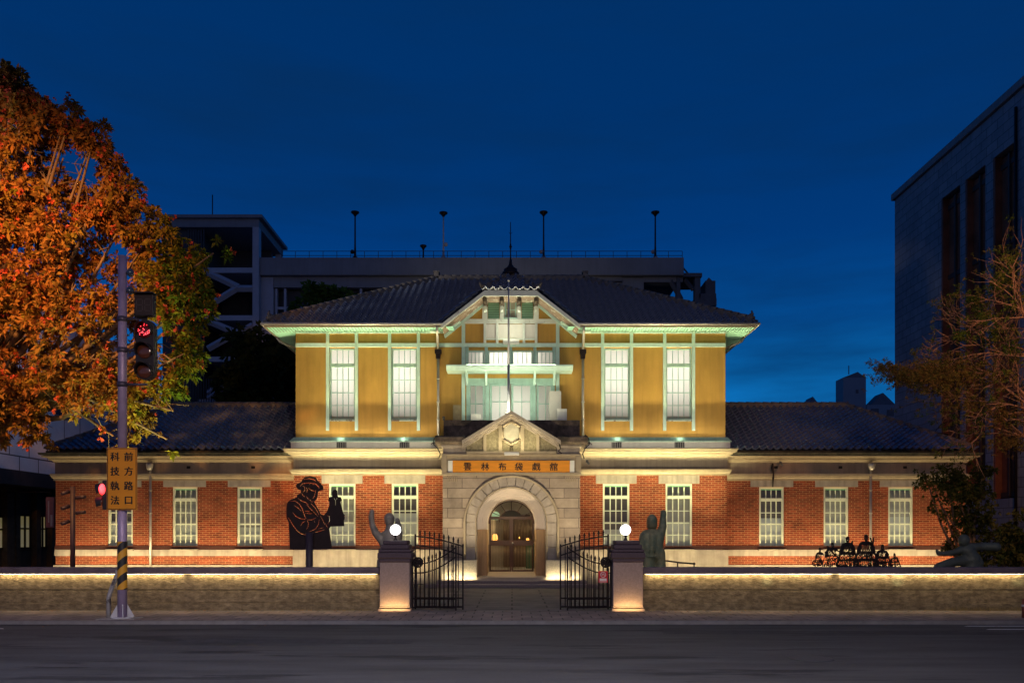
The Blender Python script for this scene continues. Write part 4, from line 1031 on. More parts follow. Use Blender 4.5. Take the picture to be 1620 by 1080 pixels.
def pier(xc, label, llabel, lit=1):
    t = thing('gate_pier', label, 'pier', (xc, DF+0.05, 0), 'piers either side of the gateway')
    h = 0.325
    b = MB(); b.box(xc-h, xc+h, DF-0.22, DF+0.40, 0.10, 1.06); b.build('shaft', PIER, t, 0.015)
    b = MB(); b.box(xc-h-0.03, xc+h+0.03, DF-0.26, DF+0.44, 0.0, 0.055); b.box(xc-h-0.01, xc+h+0.01, DF-0.235, DF+0.415, 0.075, 0.099); b.build('base', PIER, t, 0.008)
    b = MB()
    for (e, z0, z1) in ((0.02, 1.061, 1.14), (0.045, 1.141, 1.27), (0.025, 1.271, 1.34), (-0.02, 1.341, 1.44), (-0.06, 1.441, 1.53)):
        b.box(xc-h-e, xc+h+e, DF-0.22-e, DF+0.40+e, z0, z1)
    b.build('cap', PIERCAP, t, 0.022)
    area('pier_light', (xc, DF-0.36, 0.03), (0, 0.45, 1), 0.58, 0.02, 4.0, (1.0, 0.66, 0.25))
    g = thing('globe_lamp', llabel, 'lamp', (xc-0.02, DF+0.05, 1.531), 'globe lamps on the gate piers')
    x = xc-0.02
    b = MB(); b.lathe((x, DF+0.05, 1.531), [(0.05, 0), (0.045, 0.02), (0.02, 0.05), (0.02, 0.08), (0.045, 0.11), (0.04, 0.125)], 12); b.build('lamp_base', IRON, g)
    b = MB(); b.ball((x, DF+0.05, 1.764), 0.117, 24, 16); b.build('globe', simple_emit('globe_glow', (1.0, 0.97, 0.92), 6.0) if 'globe_glow' not in MATS else MATS['globe_glow'], g)
pier(X(624.5, DF-0.2), 'granite gate pier with dark cap, in front of the bronze hand figure', 'lit white globe lamp in front of the bronze hand figure')
pier(X(993.5, DF-0.2), 'granite gate pier with dark cap, beside the standing bronze man', 'lit white globe lamp on the pier beside the standing bronze man')

def spear(b, x, y, z, s=1.0):
    b.lathe((x, y, z), [(0.010, 0), (0.026*s, 0.012), (0.012, 0.03), (0.024*s, 0.05), (0.004, 0.115)], 6)
def leafpanel(t, xa, ya, xb, yb, top, n, spears, ringat=None):
    """vertical bars between two posts; top(t) gives the curved top rail height"""
    def pt(u): return (xa+(xb-xa)*u, ya+(yb-ya)*u)
    b = MB()
    for u, w in ((0, 0.034), (1, 0.034)):
        x, y = pt(u); b.box(x-w/2, x+w/2, y-w/2, y+w/2, 0.01, top(u)+0.05)
    for z in (0.07, 0.26): b.tube([(*pt(0.0), z), (*pt(1.0), z)], 0.017, 4, sm=False)
    for dz in (0.0, -0.20):
        b.tube([(*pt(u/16), top(u/16)+dz) for u in range(17)], 0.015, 6)
    fr = b.build('frame', IRON, t)
    for k in range(1, n):
        u = k/n; x, y = pt(u); b = MB(); zt = top(u)+(0.045 if spears else 0.02)
        b.tube([(x, y, 0.05), (x, y, zt)], 0.0115, 5)
        spear(b, x, y, zt-0.005)
        b.build('bar', IRON, t)
    return fr
def gate(sx, xh, label):
    t = thing('iron_gate', label, 'gate', (xh, DF+0.1, 0), 'iron gates folded back from the gateway')
    xe = xh-sx*1.12
    # rear panel: high at the pier, arching down to its outer post
    leafpanel(t, xh-sx*0.06, DF+0.20, xe, DF+0.12, lambda u: 1.62-0.22*u**1.6, 10, True)
    # front panel: sagging top rail
    leafpanel(t, xh-sx*0.02, DF+0.02, xh-sx*0.98, DF-0.10, lambda u: 1.02+0.36*(max(0, u-0.18)/0.82)**1.7, 11, True)
    b = MB(); c = (xh-sx*0.14, DF-0.02, 1.05)
    b.tube([(c[0]+0.10*math.cos(a/8*math.pi), c[1], c[2]+0.10*math.sin(a/8*math.pi)) for a in range(17)], 0.022, 6)
    for k in range(8):
        a = k*math.pi/4; b.ball((c[0]+0.055*math.cos(a), c[1], c[2]+0.055*math.sin(a)), 0.03, 6, 4)
    b.ball(c, 0.045, 8, 6); b.build('rosette', IRON, t)
    return t
gate(-1, X(651, DF), 'open black iron gate panels with spear tops, hinged on the pier by the bronze hand')
gate(1, X(968, DF), 'open black iron gate panels with spear tops, carrying the red notice plate')
ns = thing('notice_plate', 'small red notice plate with white emblem and lettering hung on the iron gate', 'sign', (X(954, DF), DF-0.15, 0.7))
RED = mat('sign_red', (0.55, 0.02, 0.03), 0.4); b = MB()
xn, zn = X(954.5, 17.8), Z(912, 17.8)
b.box(xn-0.10, xn+0.10, DF-0.155, DF-0.145, zn-0.125, zn+0.125); b.build('plate', RED, ns)
b = MB(); b.tube([(xn+0.055*math.cos(a*math.pi/10), DF-0.160, zn+0.045+0.055*math.sin(a*math.pi/10)) for a in range(21)], 0.007, 5)
b.tube([(xn-0.03, DF-0.160, zn+0.02), (xn, DF-0.160, zn+0.075), (xn+0.03, DF-0.160, zn+0.02)], 0.006, 5); b.tube([(xn-0.035, DF-0.160, zn+0.05), (xn+0.035, DF-0.160, zn+0.05)], 0.005, 5)
b.box(xn-0.075, xn+0.075, DF-0.159, DF-0.1555, zn-0.085, zn-0.035); b.box(xn-0.08, xn+0.08, DF-0.159, DF-0.1555, zn-0.112, zn-0.100)
b.build('emblem', mat('sign_white', (0.7, 0.65, 0.65), 0.5), ns)

# ================================================================== FLAGPOLE, BOARDS ON THE BALCONY
fpx, fpy = X(804.5, 26.75), YP+0.42
t = thing('flagpole', 'tall white flagpole rising from the porch pediment past the gable', 'flagpole', (fpx, fpy, 5.6))
b = MB(); b.tube([(fpx, fpy, 5.2), (fpx, fpy, 7.3)], [0.05, 0.042], 12); b.tube([(fpx, fpy, 7.3), (fpx, fpy, 10.05)], [0.034, 0.022], 12); b.build('pole', mat('pole_grey', (0.45, 0.44, 0.46), 0.4, metal=0.3), t)
b = MB(); b.lathe((fpx, fpy, 5.44), [(0.24, 0.0), (0.24, 0.12), (0.12, 0.16), (0.12, 0.28), (0.07, 0.31)], 14); b.build('base', GUTTER, t)
b = MB(); b.ball((fpx, fpy, 10.09), 0.045, 10, 8); b.build('ball_top', GUTTER, t)
def board(label, x0, x1, y, z0, z1, lean=0.08, m=None, name='leaning_board'):
    t = thing(name, label, 'board', ((x0+x1)/2, y, z0)); b = MB()
    v = [(x0, y, z0), (x1, y, z0), (x1, y+0.03, z0), (x0, y+0.03, z0), (x0, y+lean, z1), (x1, y+lean, z1), (x1, y+lean+0.03, z1), (x0, y+lean+0.03, z1)]
    b.add(v, [(0,3,2,1),(4,5,6,7),(0,1,5,4),(1,2,6,5),(2,3,7,6),(3,0,4,7)]); b.build('sheet', m or PANEL, t, 0.004)
    b = MB(); b.box(x0+0.03, x0+0.05, y-0.012, y+0.02, z0+0.02, z0+0.06); b.box(x1-0.05, x1-0.03, y-0.012, y+0.02, z0+0.02, z0+0.06); b.build('foot', IRON, t)
fl = 4.8
board('tall pale board leaning by the balcony door under the canopy', X(869, 27.9), X(888, 27.9), 27.85, fl, Z(618, 27.9), 0.1, mat('pale_board', (0.62, 0.58, 0.50), 0.7, 0.08, 3))
board('small white placard at the end of the balcony by the tall pale board', X(881.5, 27.5), X(897, 27.5), 27.5, fl, Z(646, 27.5), 0.05)
board('square brown carton sheet standing on the balcony beside the door', X(716.5, 27.9), X(729, 27.9), 27.9, fl, Z(640, 27.9), 0.05, mat('brown_card', (0.36, 0.27, 0.14), 0.8, 0.2, 9))
board('low white sheet under the side light of the balcony', X(745, 27.7), X(761, 27.7), 27.7, fl, Z(654.5, 27.7), 0.03)

# ================================================================== TRAFFIC SIGNAL POLE
DP = 16.25; sP = F/DP
def qx(px): return X(px, DP)
def qz(py): return Z(py, DP)
POLEM = mat('painted_steel_pole', (0.36, 0.28, 0.42), 0.45, 0.12, 5, 0.1, 30, metal=0.2)
sp = thing('signal_pole', 'tall grey traffic signal pole with yellow and black striped band on the pavement edge', 'pole', (qx(193), DP, 0))
b = MB(); xp = qx(193.5)
b.tube([(xp, DP, 0.02), (xp, DP, qz(760))], [0.090, 0.088], 20); b.tube([(xp, DP, qz(760)), (qx(194), DP, qz(405))], [0.088, 0.080], 20)
b.build('pole', POLEM, sp)
def stripes():
    m = bpy.data.materials.new('hazard_stripes'); m.use_nodes = True; t = m.node_tree; n = t.nodes; l = t.links; bs = n['Principled BSDF']
    c = n.new('ShaderNodeTexCoord'); s = n.new('ShaderNodeSeparateXYZ'); l.new(c.outputs['Object'], s.inputs[0])
    a = n.new('ShaderNodeMath'); a.operation = 'MULTIPLY'; a.inputs[1].default_value = -0.9; l.new(s.outputs[0], a.inputs[0])
    d = n.new('ShaderNodeMath'); d.operation = 'ADD'; l.new(a.outputs[0], d.inputs[0]); l.new(s.outputs[2], d.inputs[1])
    w = n.new('ShaderNodeMath'); w.operation = 'MULTIPLY'; w.inputs[1].default_value = 3.15; l.new(d.outputs[0], w.inputs[0])
    f = n.new('ShaderNodeMath'); f.operation = 'FRACT'; l.new(w.outputs[0], f.inputs[0])
    g = n.new('ShaderNodeMath'); g.operation = 'GREATER_THAN'; g.inputs[1].default_value = 0.5; l.new(f.outputs[0], g.inputs[0])
    mx = n.new('ShaderNodeMix'); mx.data_type = 'RGBA'; l.new(g.outputs[0], mx.inputs[0]); mx.inputs[6].default_value = (0.02, 0.018, 0.018, 1); mx.inputs[7].default_value = (0.62, 0.30, 0.02, 1)
    l.new(mx.outputs[2], bs.inputs['Base Color']); bs.inputs['Roughness'].default_value = 0.5; return m
b = MB(); b.tube([(xp, DP, qz(932)), (xp, DP, qz(856))], 0.0935, 20, caps=False); b.build('striped_band', stripes(), sp)
b = MB(); b.tube([(xp, DP, 0.0), (xp, DP, 0.03)], 0.20, 20)
for k in range(4):
    a = k*math.pi/2+0.5; dx, dy = math.cos(a), math.sin(a); tx, ty = -dy*0.008, dx*0.008
    v = [(xp+dx*0.08+tx, DP+dy*0.08+ty, 0.03), (xp+dx*0.22+tx, DP+dy*0.22+ty, 0.03), (xp+dx*0.08+tx, DP+dy*0.08+ty, 0.30), (xp+dx*0.08-tx, DP+dy*0.08-ty, 0.03), (xp+dx*0.22-tx, DP+dy*0.22-ty, 0.03), (xp+dx*0.08-tx, DP+dy*0.08-ty, 0.30)]
    b.add(v, [(0, 1, 2), (3, 5, 4), (0, 3, 4, 1), (1, 4, 5, 2), (2, 5, 3, 0)])
b.build('base_flange', mat('pale_steel', (0.42, 0.42, 0.45), 0.5, 0.1, 8), sp)
b = MB(); b.box(xp-0.42, xp+0.32, DP-0.22, DP+0.22, -0.05, 0.012); b.build('footing', mat('footing_concrete', (0.25, 0.23, 0.22), 0.9, 0.2, 8), sp, 0.01)
b = MB(); x_ = qx(172)
b.tube([(x_, DP, 0.0), (x_, DP, 0.42), (x_+0.04, DP, 0.54), (xp-0.11, DP, 0.84), (xp-0.09, DP, 0.95)], 0.042, 10); b.build('conduit', mat('grey_conduit', (0.30, 0.29, 0.29), 0.5, 0.2, 8, col2=(0.08, 0.07, 0.07), thr=(0.55, 0.6)), sp)
b = MB()
for py in (505, 554, 608):
    b.tube([(xp, DP, qz(py)-0.05), (xp, DP, qz(py)+0.05)], 0.098, 18); b.tube([(xp, DP, qz(py)), (qx(233), DP, qz(py)+(0.0 if py > 520 else 0.02))], 0.026, 8)
b.build('bracket', mat('bracket_steel', (0.10, 0.085, 0.12), 0.5, metal=0.5), sp)
b = MB(); b.tube([(xp, DP, qz(527)), (qx(166), DP-0.05, qz(520)), (qx(160), DP-0.05, qz(535)), (qx(172), DP, qz(545)), (xp, DP, qz(543))], 0.008, 5)
b.tube([(qx(222), DP, qz(560)), (qx(213), DP, qz(545)), (qx(215), DP, qz(520)), (qx(224), DP, qz(510))], 0.008, 5); b.build('cable', IRON, sp)
b = MB()
for py in (432, 460):
    b.tube([(qx(200), DP, qz(py)), (qx(209), DP-0.02, qz(py))], 0.03, 8); b.ball((qx(207), DP-0.02, qz(py)), 0.085, 12, 8, (0.75, 1, 1))
b.build('camera_dome', mat('dark_dome', (0.05, 0.07, 0.10), 0.15, spec=0.8), sp)
HOUS = mat('signal_housing', (0.022, 0.018, 0.020), 0.5, 0.2, 8)
def lens(t, x, y, z, r, m, name='lens', vis=True):
    b = MB(); b.ball((x, y, z), r, 20, 10, (1, 0.25, 1)); o = b.build(name, m, t)
    if vis:
        v = MB(); n = 18; vs = []
        for k in range(n+1):
            a = -0.35+(math.pi+0.7)*k/n; ln = 0.20*(0.45+0.55*max(0, math.sin(a)))
            vs += [(x+(r+0.015)*math.cos(a), y+0.02, z+(r+0.015)*math.sin(a)), (x+(r+0.015)*math.cos(a), y-ln, z+(r+0.015)*math.sin(a)-0.02)]
        v.add(vs, [(2*k, 2*k+1, 2*k+3, 2*k+2) for k in range(n)], True); q = v.build('visor', HOUS, t); md = q.modifiers.new('s', 'SOLIDIFY'); md.thickness = 0.006
    return o
sg = thing('traffic_light', 'vertical three-lens traffic signal with red dots lit, facing the road below the countdown box', 'traffic light', (qx(233), DP-0.02, qz(600)))
xs_, ys_ = qx(232.5), DP-0.10
b = MB(); hw = 0.185; zb_, zt_ = qz(602), qz(507)
outl = arc(xs_, zt_-hw, hw, 0, math.pi, 12)+arc(xs_, zb_+hw, hw, math.pi, 2*math.pi, 12); b.prism(outl, ys_, ys_+0.16); b.build('housing', HOUS, sg, 0.01)
AMBL = mat('dark_lens', (0.10, 0.030, 0.015), 0.15, 0.2, 5, spec=0.8)
for py, m_ in ((525, mat('red_lens', (0.12, 0.008, 0.01), 0.2, spec=0.7)), (557, AMBL), (588, AMBL)): lens(sg, xs_, ys_-0.01, qz(py), 0.148, m_)
b = MB(); rnd = random.Random(3)
for k in range(30):
    a = rnd.uniform(0, 6.283); r_ = 0.125*math.sqrt(rnd.random()); x, z = xs_+r_*math.cos(a), qz(525)+r_*math.sin(a)
    if z > qz(525)+0.02 and rnd.random() < 0.35: continue
    b.ball((x, ys_-0.052+0.3*(r_*r_), z), 0.0085, 6, 4)
b.build('lit_diodes', simple_emit('red_diode', (1.0, 0.03, 0.05), 3.5), sg)
cd = thing('countdown_sign', 'square dark countdown box with unlit digits above the three-lens signal', 'sign', (qx(232), DP, qz(500)))
b = MB(); b.box(qx(218), qx(248), DP-0.16, DP-0.02, qz(503), qz(469)); b.build('case', HOUS, cd, 0.015)
b = MB(); b.box(qx(219.5), qx(246.5), DP-0.165, DP-0.161, qz(501), qz(471)); b.build('screen', mat('dull_screen', (0.035, 0.022, 0.02), 0.6, 0.2, 30), cd)
b = MB()
for xc_ in (226.5, 239.5):
    for yy in (477, 486, 495): b.box(qx(xc_-4), qx(xc_+4), DP-0.169, DP-0.1655, qz(yy)-0.006, qz(yy)+0.006)
    for sxx in (-4.6, 4.6):
        for ya, yb in ((478, 485), (487, 494)): b.box(qx(xc_+sxx)-0.006, qx(xc_+sxx)+0.006, DP-0.169, DP-0.1655, qz(yb), qz(ya))
b.build('digits', mat('unlit_segments', (0.07, 0.055, 0.05), 0.5), cd)
b = MB(); b.box(qx(216.5), qx(249.5), DP-0.26, DP-0.02, qz(469)+0.001, qz(468)+0.01); b.build('hood', HOUS, cd)
# side-facing signal glowing red
ss = thing('traffic_light', 'side-facing signal head glowing red beside the amber warning sign', 'traffic light', (qx(167), DP, qz(800)))
b = MB(); b.box(qx(165), qx(178), DP-0.10, DP+0.22, qz(806), qz(760)); b.build('housing', HOUS, ss, 0.02)
b = MB(); b.ball((qx(165.5), DP-0.07, qz(774)), 0.115, 16, 10, (0.6, 1, 1)); b.build('red_lens', simple_emit('red_signal', (1.0, 0.010, 0.015), 2.2), ss)
b = MB(); b.ball((qx(165.5), DP-0.03, qz(794)), 0.10, 16, 10, (0.3, 1, 1)); b.build('dark_lens', AMBL, ss)
b = MB()
for py in (774, 795):
    n = 12; vs = []
    for k in range(n+1):
        a = -0.5+(math.pi+1.0)*k/n; vs += [(qx(166), DP-0.03+0.135*math.cos(a), qz(py)+0.13*math.sin(a)), (qx(166)-0.10-0.05*max(0, math.sin(a)), DP-0.03+0.135*math.cos(a), qz(py)+0.13*math.sin(a)-0.02)]
    b.add(vs, [(2*k, 2*k+1, 2*k+3, 2*k+2) for k in range(n)], True)
b.build('visor', HOUS, ss)
point('red_signal_light', (qx(158), DP-0.10, qz(774)), 2.4, (1.0, 0.04, 0.06), 0.08)
# amber warning sign
ws = thing('warning_sign', 'amber rectangular sign with eight black Chinese characters strapped to the signal pole', 'sign', (qx(198), DP-0.12, qz(806)))
ys = DP-0.13; x0, x1, z0, z1 = qx(174), qx(221.5), qz(806.5), qz(709)
b = MB(); b.box(x0, x1, ys, ys+0.015, z0, z1); b.build('panel', mat('amber_sheeting', (0.66, 0.25, 0.012), 0.45, 0.06, 5), ws, 0.004)
b = MB(); e = 0.012
for (xa, xb, za, zb) in ((x0+e, x1-e, z1-2*e, z1-e), (x0+e, x1-e, z0+e, z0+2*e), (x0+e, x0+2*e, z0+2.01*e, z1-2.01*e), (x1-2*e, x1-e, z0+2.01*e, z1-2.01*e)): b.box(xa, xb, ys-0.003, ys-0.0005, za, zb)
b.build('border', INK, ws)
ch = []
for col, pxx in (('前方路口', 208.5), ('科技執法', 187)):
    for i, c in enumerate(col): ch.append((c, qx(pxx), ys-0.005, qz(723+i*22.8), 0.185))
text_obj('lettering', ch, INK, ws, bold=0.004)
b = MB(); b.box(qx(186), qx(201), DP-0.11, DP+0.11, qz(730), qz(726)); b.box(qx(186), qx(201), DP-0.11, DP+0.11, qz(790), qz(786)); b.build('strap', GUTTER, ws)

# ================================================================== SPOTLIGHT POST, BUILT OF TUBES
DS = 20.5
t = thing('spotlight_post', 'dark post carrying five tubular spotlights before the brick wing', 'lamp post', (X(115, DS), DS, 0))
b = MB(); b.tube([(X(115, DS), DS, 0), (X(115, DS), DS, Z(769, DS))], 0.058, 14); b.build('post', mat('plum_steel', (0.035, 0.025, 0.036), 0.5, 0.15, 6), t)
for (px, py, sx, ang) in ((119, 787, 1, 0.06), (119, 811, 1, 0.06), (112, 779, -1, -0.9), (112, 802, -1, -0.9), (112, 826, -1, -0.9)):
    x, z = X(px, DS), Z(py, DS); b = MB()
    b.tube([(x, DS, z), (x+sx*0.05, DS-0.02, z)], 0.02, 8)
    if sx > 0: b.tube([(x+0.03, DS-0.02, z), (x+0.28, DS-0.06, z+0.02)], 0.042, 12)
    else: b.tube([(x-0.03, DS-0.02, z+0.03), (x-0.12, DS-0.20, z-0.04)], 0.045, 12)
    b.build('spotlight', MATS['plum_steel'], t)

# ================================================================== SCULPTURES
def uv(u, v): return (440+u/6.75, 740+v/6.75)
DM = 19.3
t = thing('cutout_sculpture', 'dark steel silhouette of a man in a hat holding up a puppet', 'sculpture', (X(491, DM), DM, 0))
outl = [(190,190),(200,170),(245,150),(262,120),(290,95),(350,86),(400,95),(420,130),(450,160),(482,200),(484,235),(440,242),(425,260),(422,300),(412,325),(400,345),(385,355),(400,390),(430,440),(455,490),(485,505),(520,470),(545,400),(548,360),(533,345),(545,312),(578,306),(575,260),(590,237),(610,228),(630,242),(634,290),(640,308),(670,310),(680,345),(662,362),(680,420),(697,485),(712,500),(710,545),(702,560),(708,620),(560,624),(545,650),(560,750),(577,862),(125,866),(120,700),(112,580),(90,530),(88,430),(100,370),(130,340),(200,312),(205,285),(240,272),(245,240),(210,225)]
def wm(pts, D=DM): return [(X(*(uv(u, v)[0], D)), Z(uv(u, v)[1], D)) for u, v in pts]
strokes = [[(275,122),(330,112),(378,122),(405,140)], [(236,196),(262,166),(330,158),(398,168),(438,205),(436,225)], [(262,192),(285,202),(286,238),(266,258)], [(250,262),(264,290),(285,308)],
 [(302,302),(322,330),(350,346)], [(405,232),(388,300),(372,325)], [(325,215),(360,240),(392,246)], [(330,175),(355,168),(385,178)], [(300,205),(312,230),(308,262)], [(212,322),(250,350),(300,370),(325,392)], [(130,354),(180,350),(228,384),(256,430),(288,520),(300,540)],
 [(170,397),(214,426),(246,458)], [(155,472),(190,515),(240,540),(290,546)], [(312,560),(325,590),(318,630),(302,655)], [(288,458),(330,463),(372,458)], [(290,480),(350,486),(380,472)],
 [(312,552),(360,552),(408,530)], [(440,548),(432,600),(400,650),(330,680)], [(240,616),(262,582),(290,566)], [(105,526),(130,560),(160,612),(200,665),(240,698),(290,714),(380,692)], [(396,686),(450,672),(496,656)],
 [(524,506),(546,514),(550,560),(532,598)], [(302,386),(360,450),(428,518)], [(352,378),(400,428),(438,500)], [(454,512),(480,560),(500,608)], [(430,648),(488,634)], [(598,322),(613,346),(615,398)], [(630,320),(620,340)], [(385,560),(392,580)],
 [(505,585),(520,620),(535,640)], [(340,345),(365,362),(378,350)]]
wpx = 3.9
cutout('cut_plate', [wm(outl)]+[stroke(wm(s), 0.017) for s in strokes], DM, 0.02, mat('rust_black_steel', (0.016, 0.007, 0.007), 0.6, 0.3, 6, metal=0.3), t)
b = MB(); b.tube([(X(491, DM), DM-0.09, 0), (X(491, DM), DM-0.09, Z(842, DM))], 0.085, 18); b.build('post', MATS['plum_steel'], t)

DG = 18.9
t = thing('cutout_puppet_group', 'black openwork steel cut-out of a row of robed puppet figures on the wall coping', 'sculpture', (X(1356, DG), DG, 0.9))
GI = mat('black_openwork_steel', (0.016, 0.011, 0.010), 0.5, 0.3, 10, metal=0.3)
rnd = random.Random(21)
def gfig(cx, w0, top, head, yo, name='puppet_figure'):
    base = 897.5; yy = DG+yo
    def pt(px, py): return (X(px, yy), Z(py, yy))
    sh = top+head*1.9; H_ = base-sh; hs = head*0.62
    R_ = [(cx+hs*0.5, top-1.5), (cx+hs, top+0.5), (cx+hs, top+head*1.2), (cx+hs*0.6, sh-0.5), (cx+w0*0.42, sh+1), (cx+w0*0.62, sh+H_*0.22), (cx+w0*0.72, sh+H_*0.5), (cx+w0*0.9, sh+H_*0.75), (cx+w0, base)]
    pl = [pt(*p) for p in R_]+[pt(2*cx-p[0]+rnd.uniform(-0.6, 0.6), p[1]) for p in R_[::-1]]
    holes = []
    n = max(3, int(w0*2/3.6))
    for k in range(n):
        u = -0.90+1.80*(k+0.5)/n
        for (f0, f1) in ((0.12, 0.40), (0.46, 0.68), (0.73, 0.95)):
            if abs(u) > 0.62 and f0 < 0.3: continue
            f0 += rnd.uniform(0, 0.05); f1 -= rnd.uniform(0, 0.05); pts = []
            for q in range(6):
                f = f0+(f1-f0)*q/5; wf = w0*(0.40+0.55*f) 
                pts.append(pt(cx+u*wf+0.55*math.sin(q*1.7+k*2.1), sh+H_*f))
            holes.append(stroke(pts, 0.72*1.8*w0*(0.42+0.5*f0)/n/F*yy*rnd.uniform(0.65, 1.0)))
    holes.append(stroke([pt(cx-hs*0.35, top+head*0.9), pt(cx, top+head*1.05), pt(cx+hs*0.35, top+head*0.9)], 0.012))
    cutout(name, [pl]+holes, yy, 0.012, GI, t)
for k_, a in enumerate(((1297, 11, 867, 3.0), (1317, 17, 859, 3.6), (1341, 19, 849.5, 4.4), (1370, 22, 846.5, 5.0), (1396, 16, 862, 4.0), (1415, 11, 876, 3.0))): gfig(*a, (k_ % 3)*0.04)
b = MB()
for p in (((1308, 863), (1322, 880)), ((1348, 855), (1340, 875)), ((1381, 850), (1376, 897)), ((1376, 850), (1379, 862)), ((1398, 868), (1392, 880))):
    (xa, ya), (xb, yb_) = p; b.tube([(X(xa, DG), DG-0.03, Z(ya, DG)), (X(xb, DG), DG-0.03, Z(yb_, DG))], 0.017, 5)
b.build('weapon', GI, t)
b = MB()
for k_ in range(56):
    cx_, cy_ = rnd.uniform(1289, 1423), rnd.uniform(874, 895); r_ = rnd.uniform(1.6, 4.2); ph = rnd.uniform(0, 6); sg_ = rnd.choice((-1, 1))
    if cy_ < 880 and not 1306 < cx_ < 1404: continue
    b.tube([(X(cx_+r_*math.cos(ph+sg_*q*0.6)*(1+q*0.1), DG+0.02), DG+0.02, Z(cy_+r_*math.sin(ph+sg_*q*0.6)*1.2, DG+0.02)) for q in range(8)], [0.006]+[0.013]*6+[0.006], 5)
b.build('scrollwork', GI, t)
b = MB(); b.box(X(1286, DG), X(1426, DG), DG-0.03, DG+0.03, 0.89, Z(896.5, DG)); b.box(X(1300, DG), X(1303, DG), DG-0.03, DG+0.03, 0, 0.89); b.box(X(1408, DG), X(1411, DG), DG-0.03, DG+0.03, 0, 0.89); b.build('base', GI, t)

# bronze hand-shaped puppet figure behind the pier
DH = 19.6
def h_(px, py, dy=0.0): return (X(px, DH), DH+dy, Z(py, DH))
t = thing('bronze_hand_figure', 'grey bronze puppeteer hand with round head and raised arm behind the gate pier', 'sculpture', (X(614, DH), DH, 0))
blob('body', [(h_(588.5, 809), 0.060, h_(587.5, 818), 0.072), (h_(587.5, 818), 0.072, h_(589, 830), 0.062), (h_(589, 830), 0.075, h_(594, 842), 0.088), (h_(594, 842), 0.088, h_(607, 856), 0.12),
    (h_(600, 848), 0.06, h_(610, 842, -0.08), 0.05), (h_(607, 856), 0.13, h_(619, 862), 0.24), (h_(617, 832), 0.10, h_(619, 858), 0.24), (h_(628, 850), 0.14, h_(630, 832), 0.09), (h_(630, 832), 0.075, h_(628.5, 822), 0.055),
    (h_(619, 862), 0.25, h_(614, 890), 0.27), (h_(614, 890), 0.27, (X(612, DH), DH, 0.05), 0.30)], BRONZE2, t, 0.022, 4)
blob('head', [(h_(616, 819), 0.125, h_(616, 824), 0.115), (h_(616, 826), 0.07, h_(617, 834), 0.07)], BRONZE2, t, 0.018, 4)

# standing bronze man seen from behind, one arm raised
DB = 20.6
def m_(px, py, dy=0.0): return (X(px, DB), DB+dy, Z(py, DB))
t = thing('bronze_man', 'green bronze man seen from behind with one arm raised, beside the pier', 'sculpture', (X(1032, DB), DB, 0))
blob('figure', [(m_(1032, 834), 0.085, m_(1032, 843), 0.11), (m_(1023, 846), 0.14, m_(1042, 845), 0.14), (m_(1022, 848), 0.15, m_(1025, 866), 0.17), (m_(1042, 847), 0.15, m_(1038, 866), 0.17), (m_(1031, 850), 0.19, m_(1031, 868), 0.20),
    (m_(1028, 864), 0.19, m_(1029, 877), 0.185), (m_(1036, 866), 0.17, m_(1038, 878), 0.17),
    (m_(1019, 848), 0.12, m_(1016, 862), 0.105), (m_(1016, 862), 0.10, m_(1019, 877, -0.05), 0.075),
    (m_(1044, 848), 0.12, m_(1048.5, 832), 0.10), (m_(1048.5, 832), 0.095, m_(1049, 818), 0.075), (m_(1049, 818), 0.075, m_(1049.5, 812), 0.075),
    (m_(1046.5, 812), 0.028, m_(1046, 808), 0.022), (m_(1049.5, 811), 0.028, m_(1049.5, 806.5), 0.022), (m_(1052, 812), 0.026, m_(1053, 808.5), 0.02),
    (m_(1026, 876), 0.16, m_(1027, 900), 0.145), (m_(1027, 900), 0.145, (X(1026, DB), DB, 0.12), 0.10), (m_(1043, 874), 0.15, m_(1045, 890), 0.13), (m_(1045, 890), 0.13, (X(1046, DB), DB-0.1, 0.12), 0.10),
    ((X(1026, DB), DB, 0.08), 0.08, (X(1026, DB), DB+0.2, 0.07), 0.07), ((X(1046, DB), DB-0.1, 0.08), 0.08, (X(1046, DB), DB+0.1, 0.07), 0.07)], BRONZE, t, 0.018, 3)
b = MB()
for pts in ([(1026.5, 846), (1025.5, 856), (1026, 866), (1025, 874)], [(1033, 852), (1032.5, 864), (1033.5, 874)]): b.tube([m_(px, py, -0.19-0.012*k_) for k_, (px, py) in enumerate(pts)], [0.008, 0.016, 0.016, 0.008][:len(pts)], 6)
b.build('coat_fold', BRONZE, t)
b = MB(); b.lathe(m_(1031.5, 826), [(0.10, -0.16), (0.135, -0.10), (0.130, 0.02), (0.137, 0.03), (0.115, 0.13), (0.05, 0.195), (0.01, 0.205)], 18)
b.box(X(1026, DB), X(1037, DB), DB+0.05, DB+0.24, Z(829, DB), Z(829, DB)+0.02); b.build('cap_and_head', BRONZE, t)
b = MB(); b.lathe(m_(1030.5, 880), [(0.20, 0.03), (0.205, 0.0), (0.19, -0.02)], 18); b.build('belt', BRONZE, t)
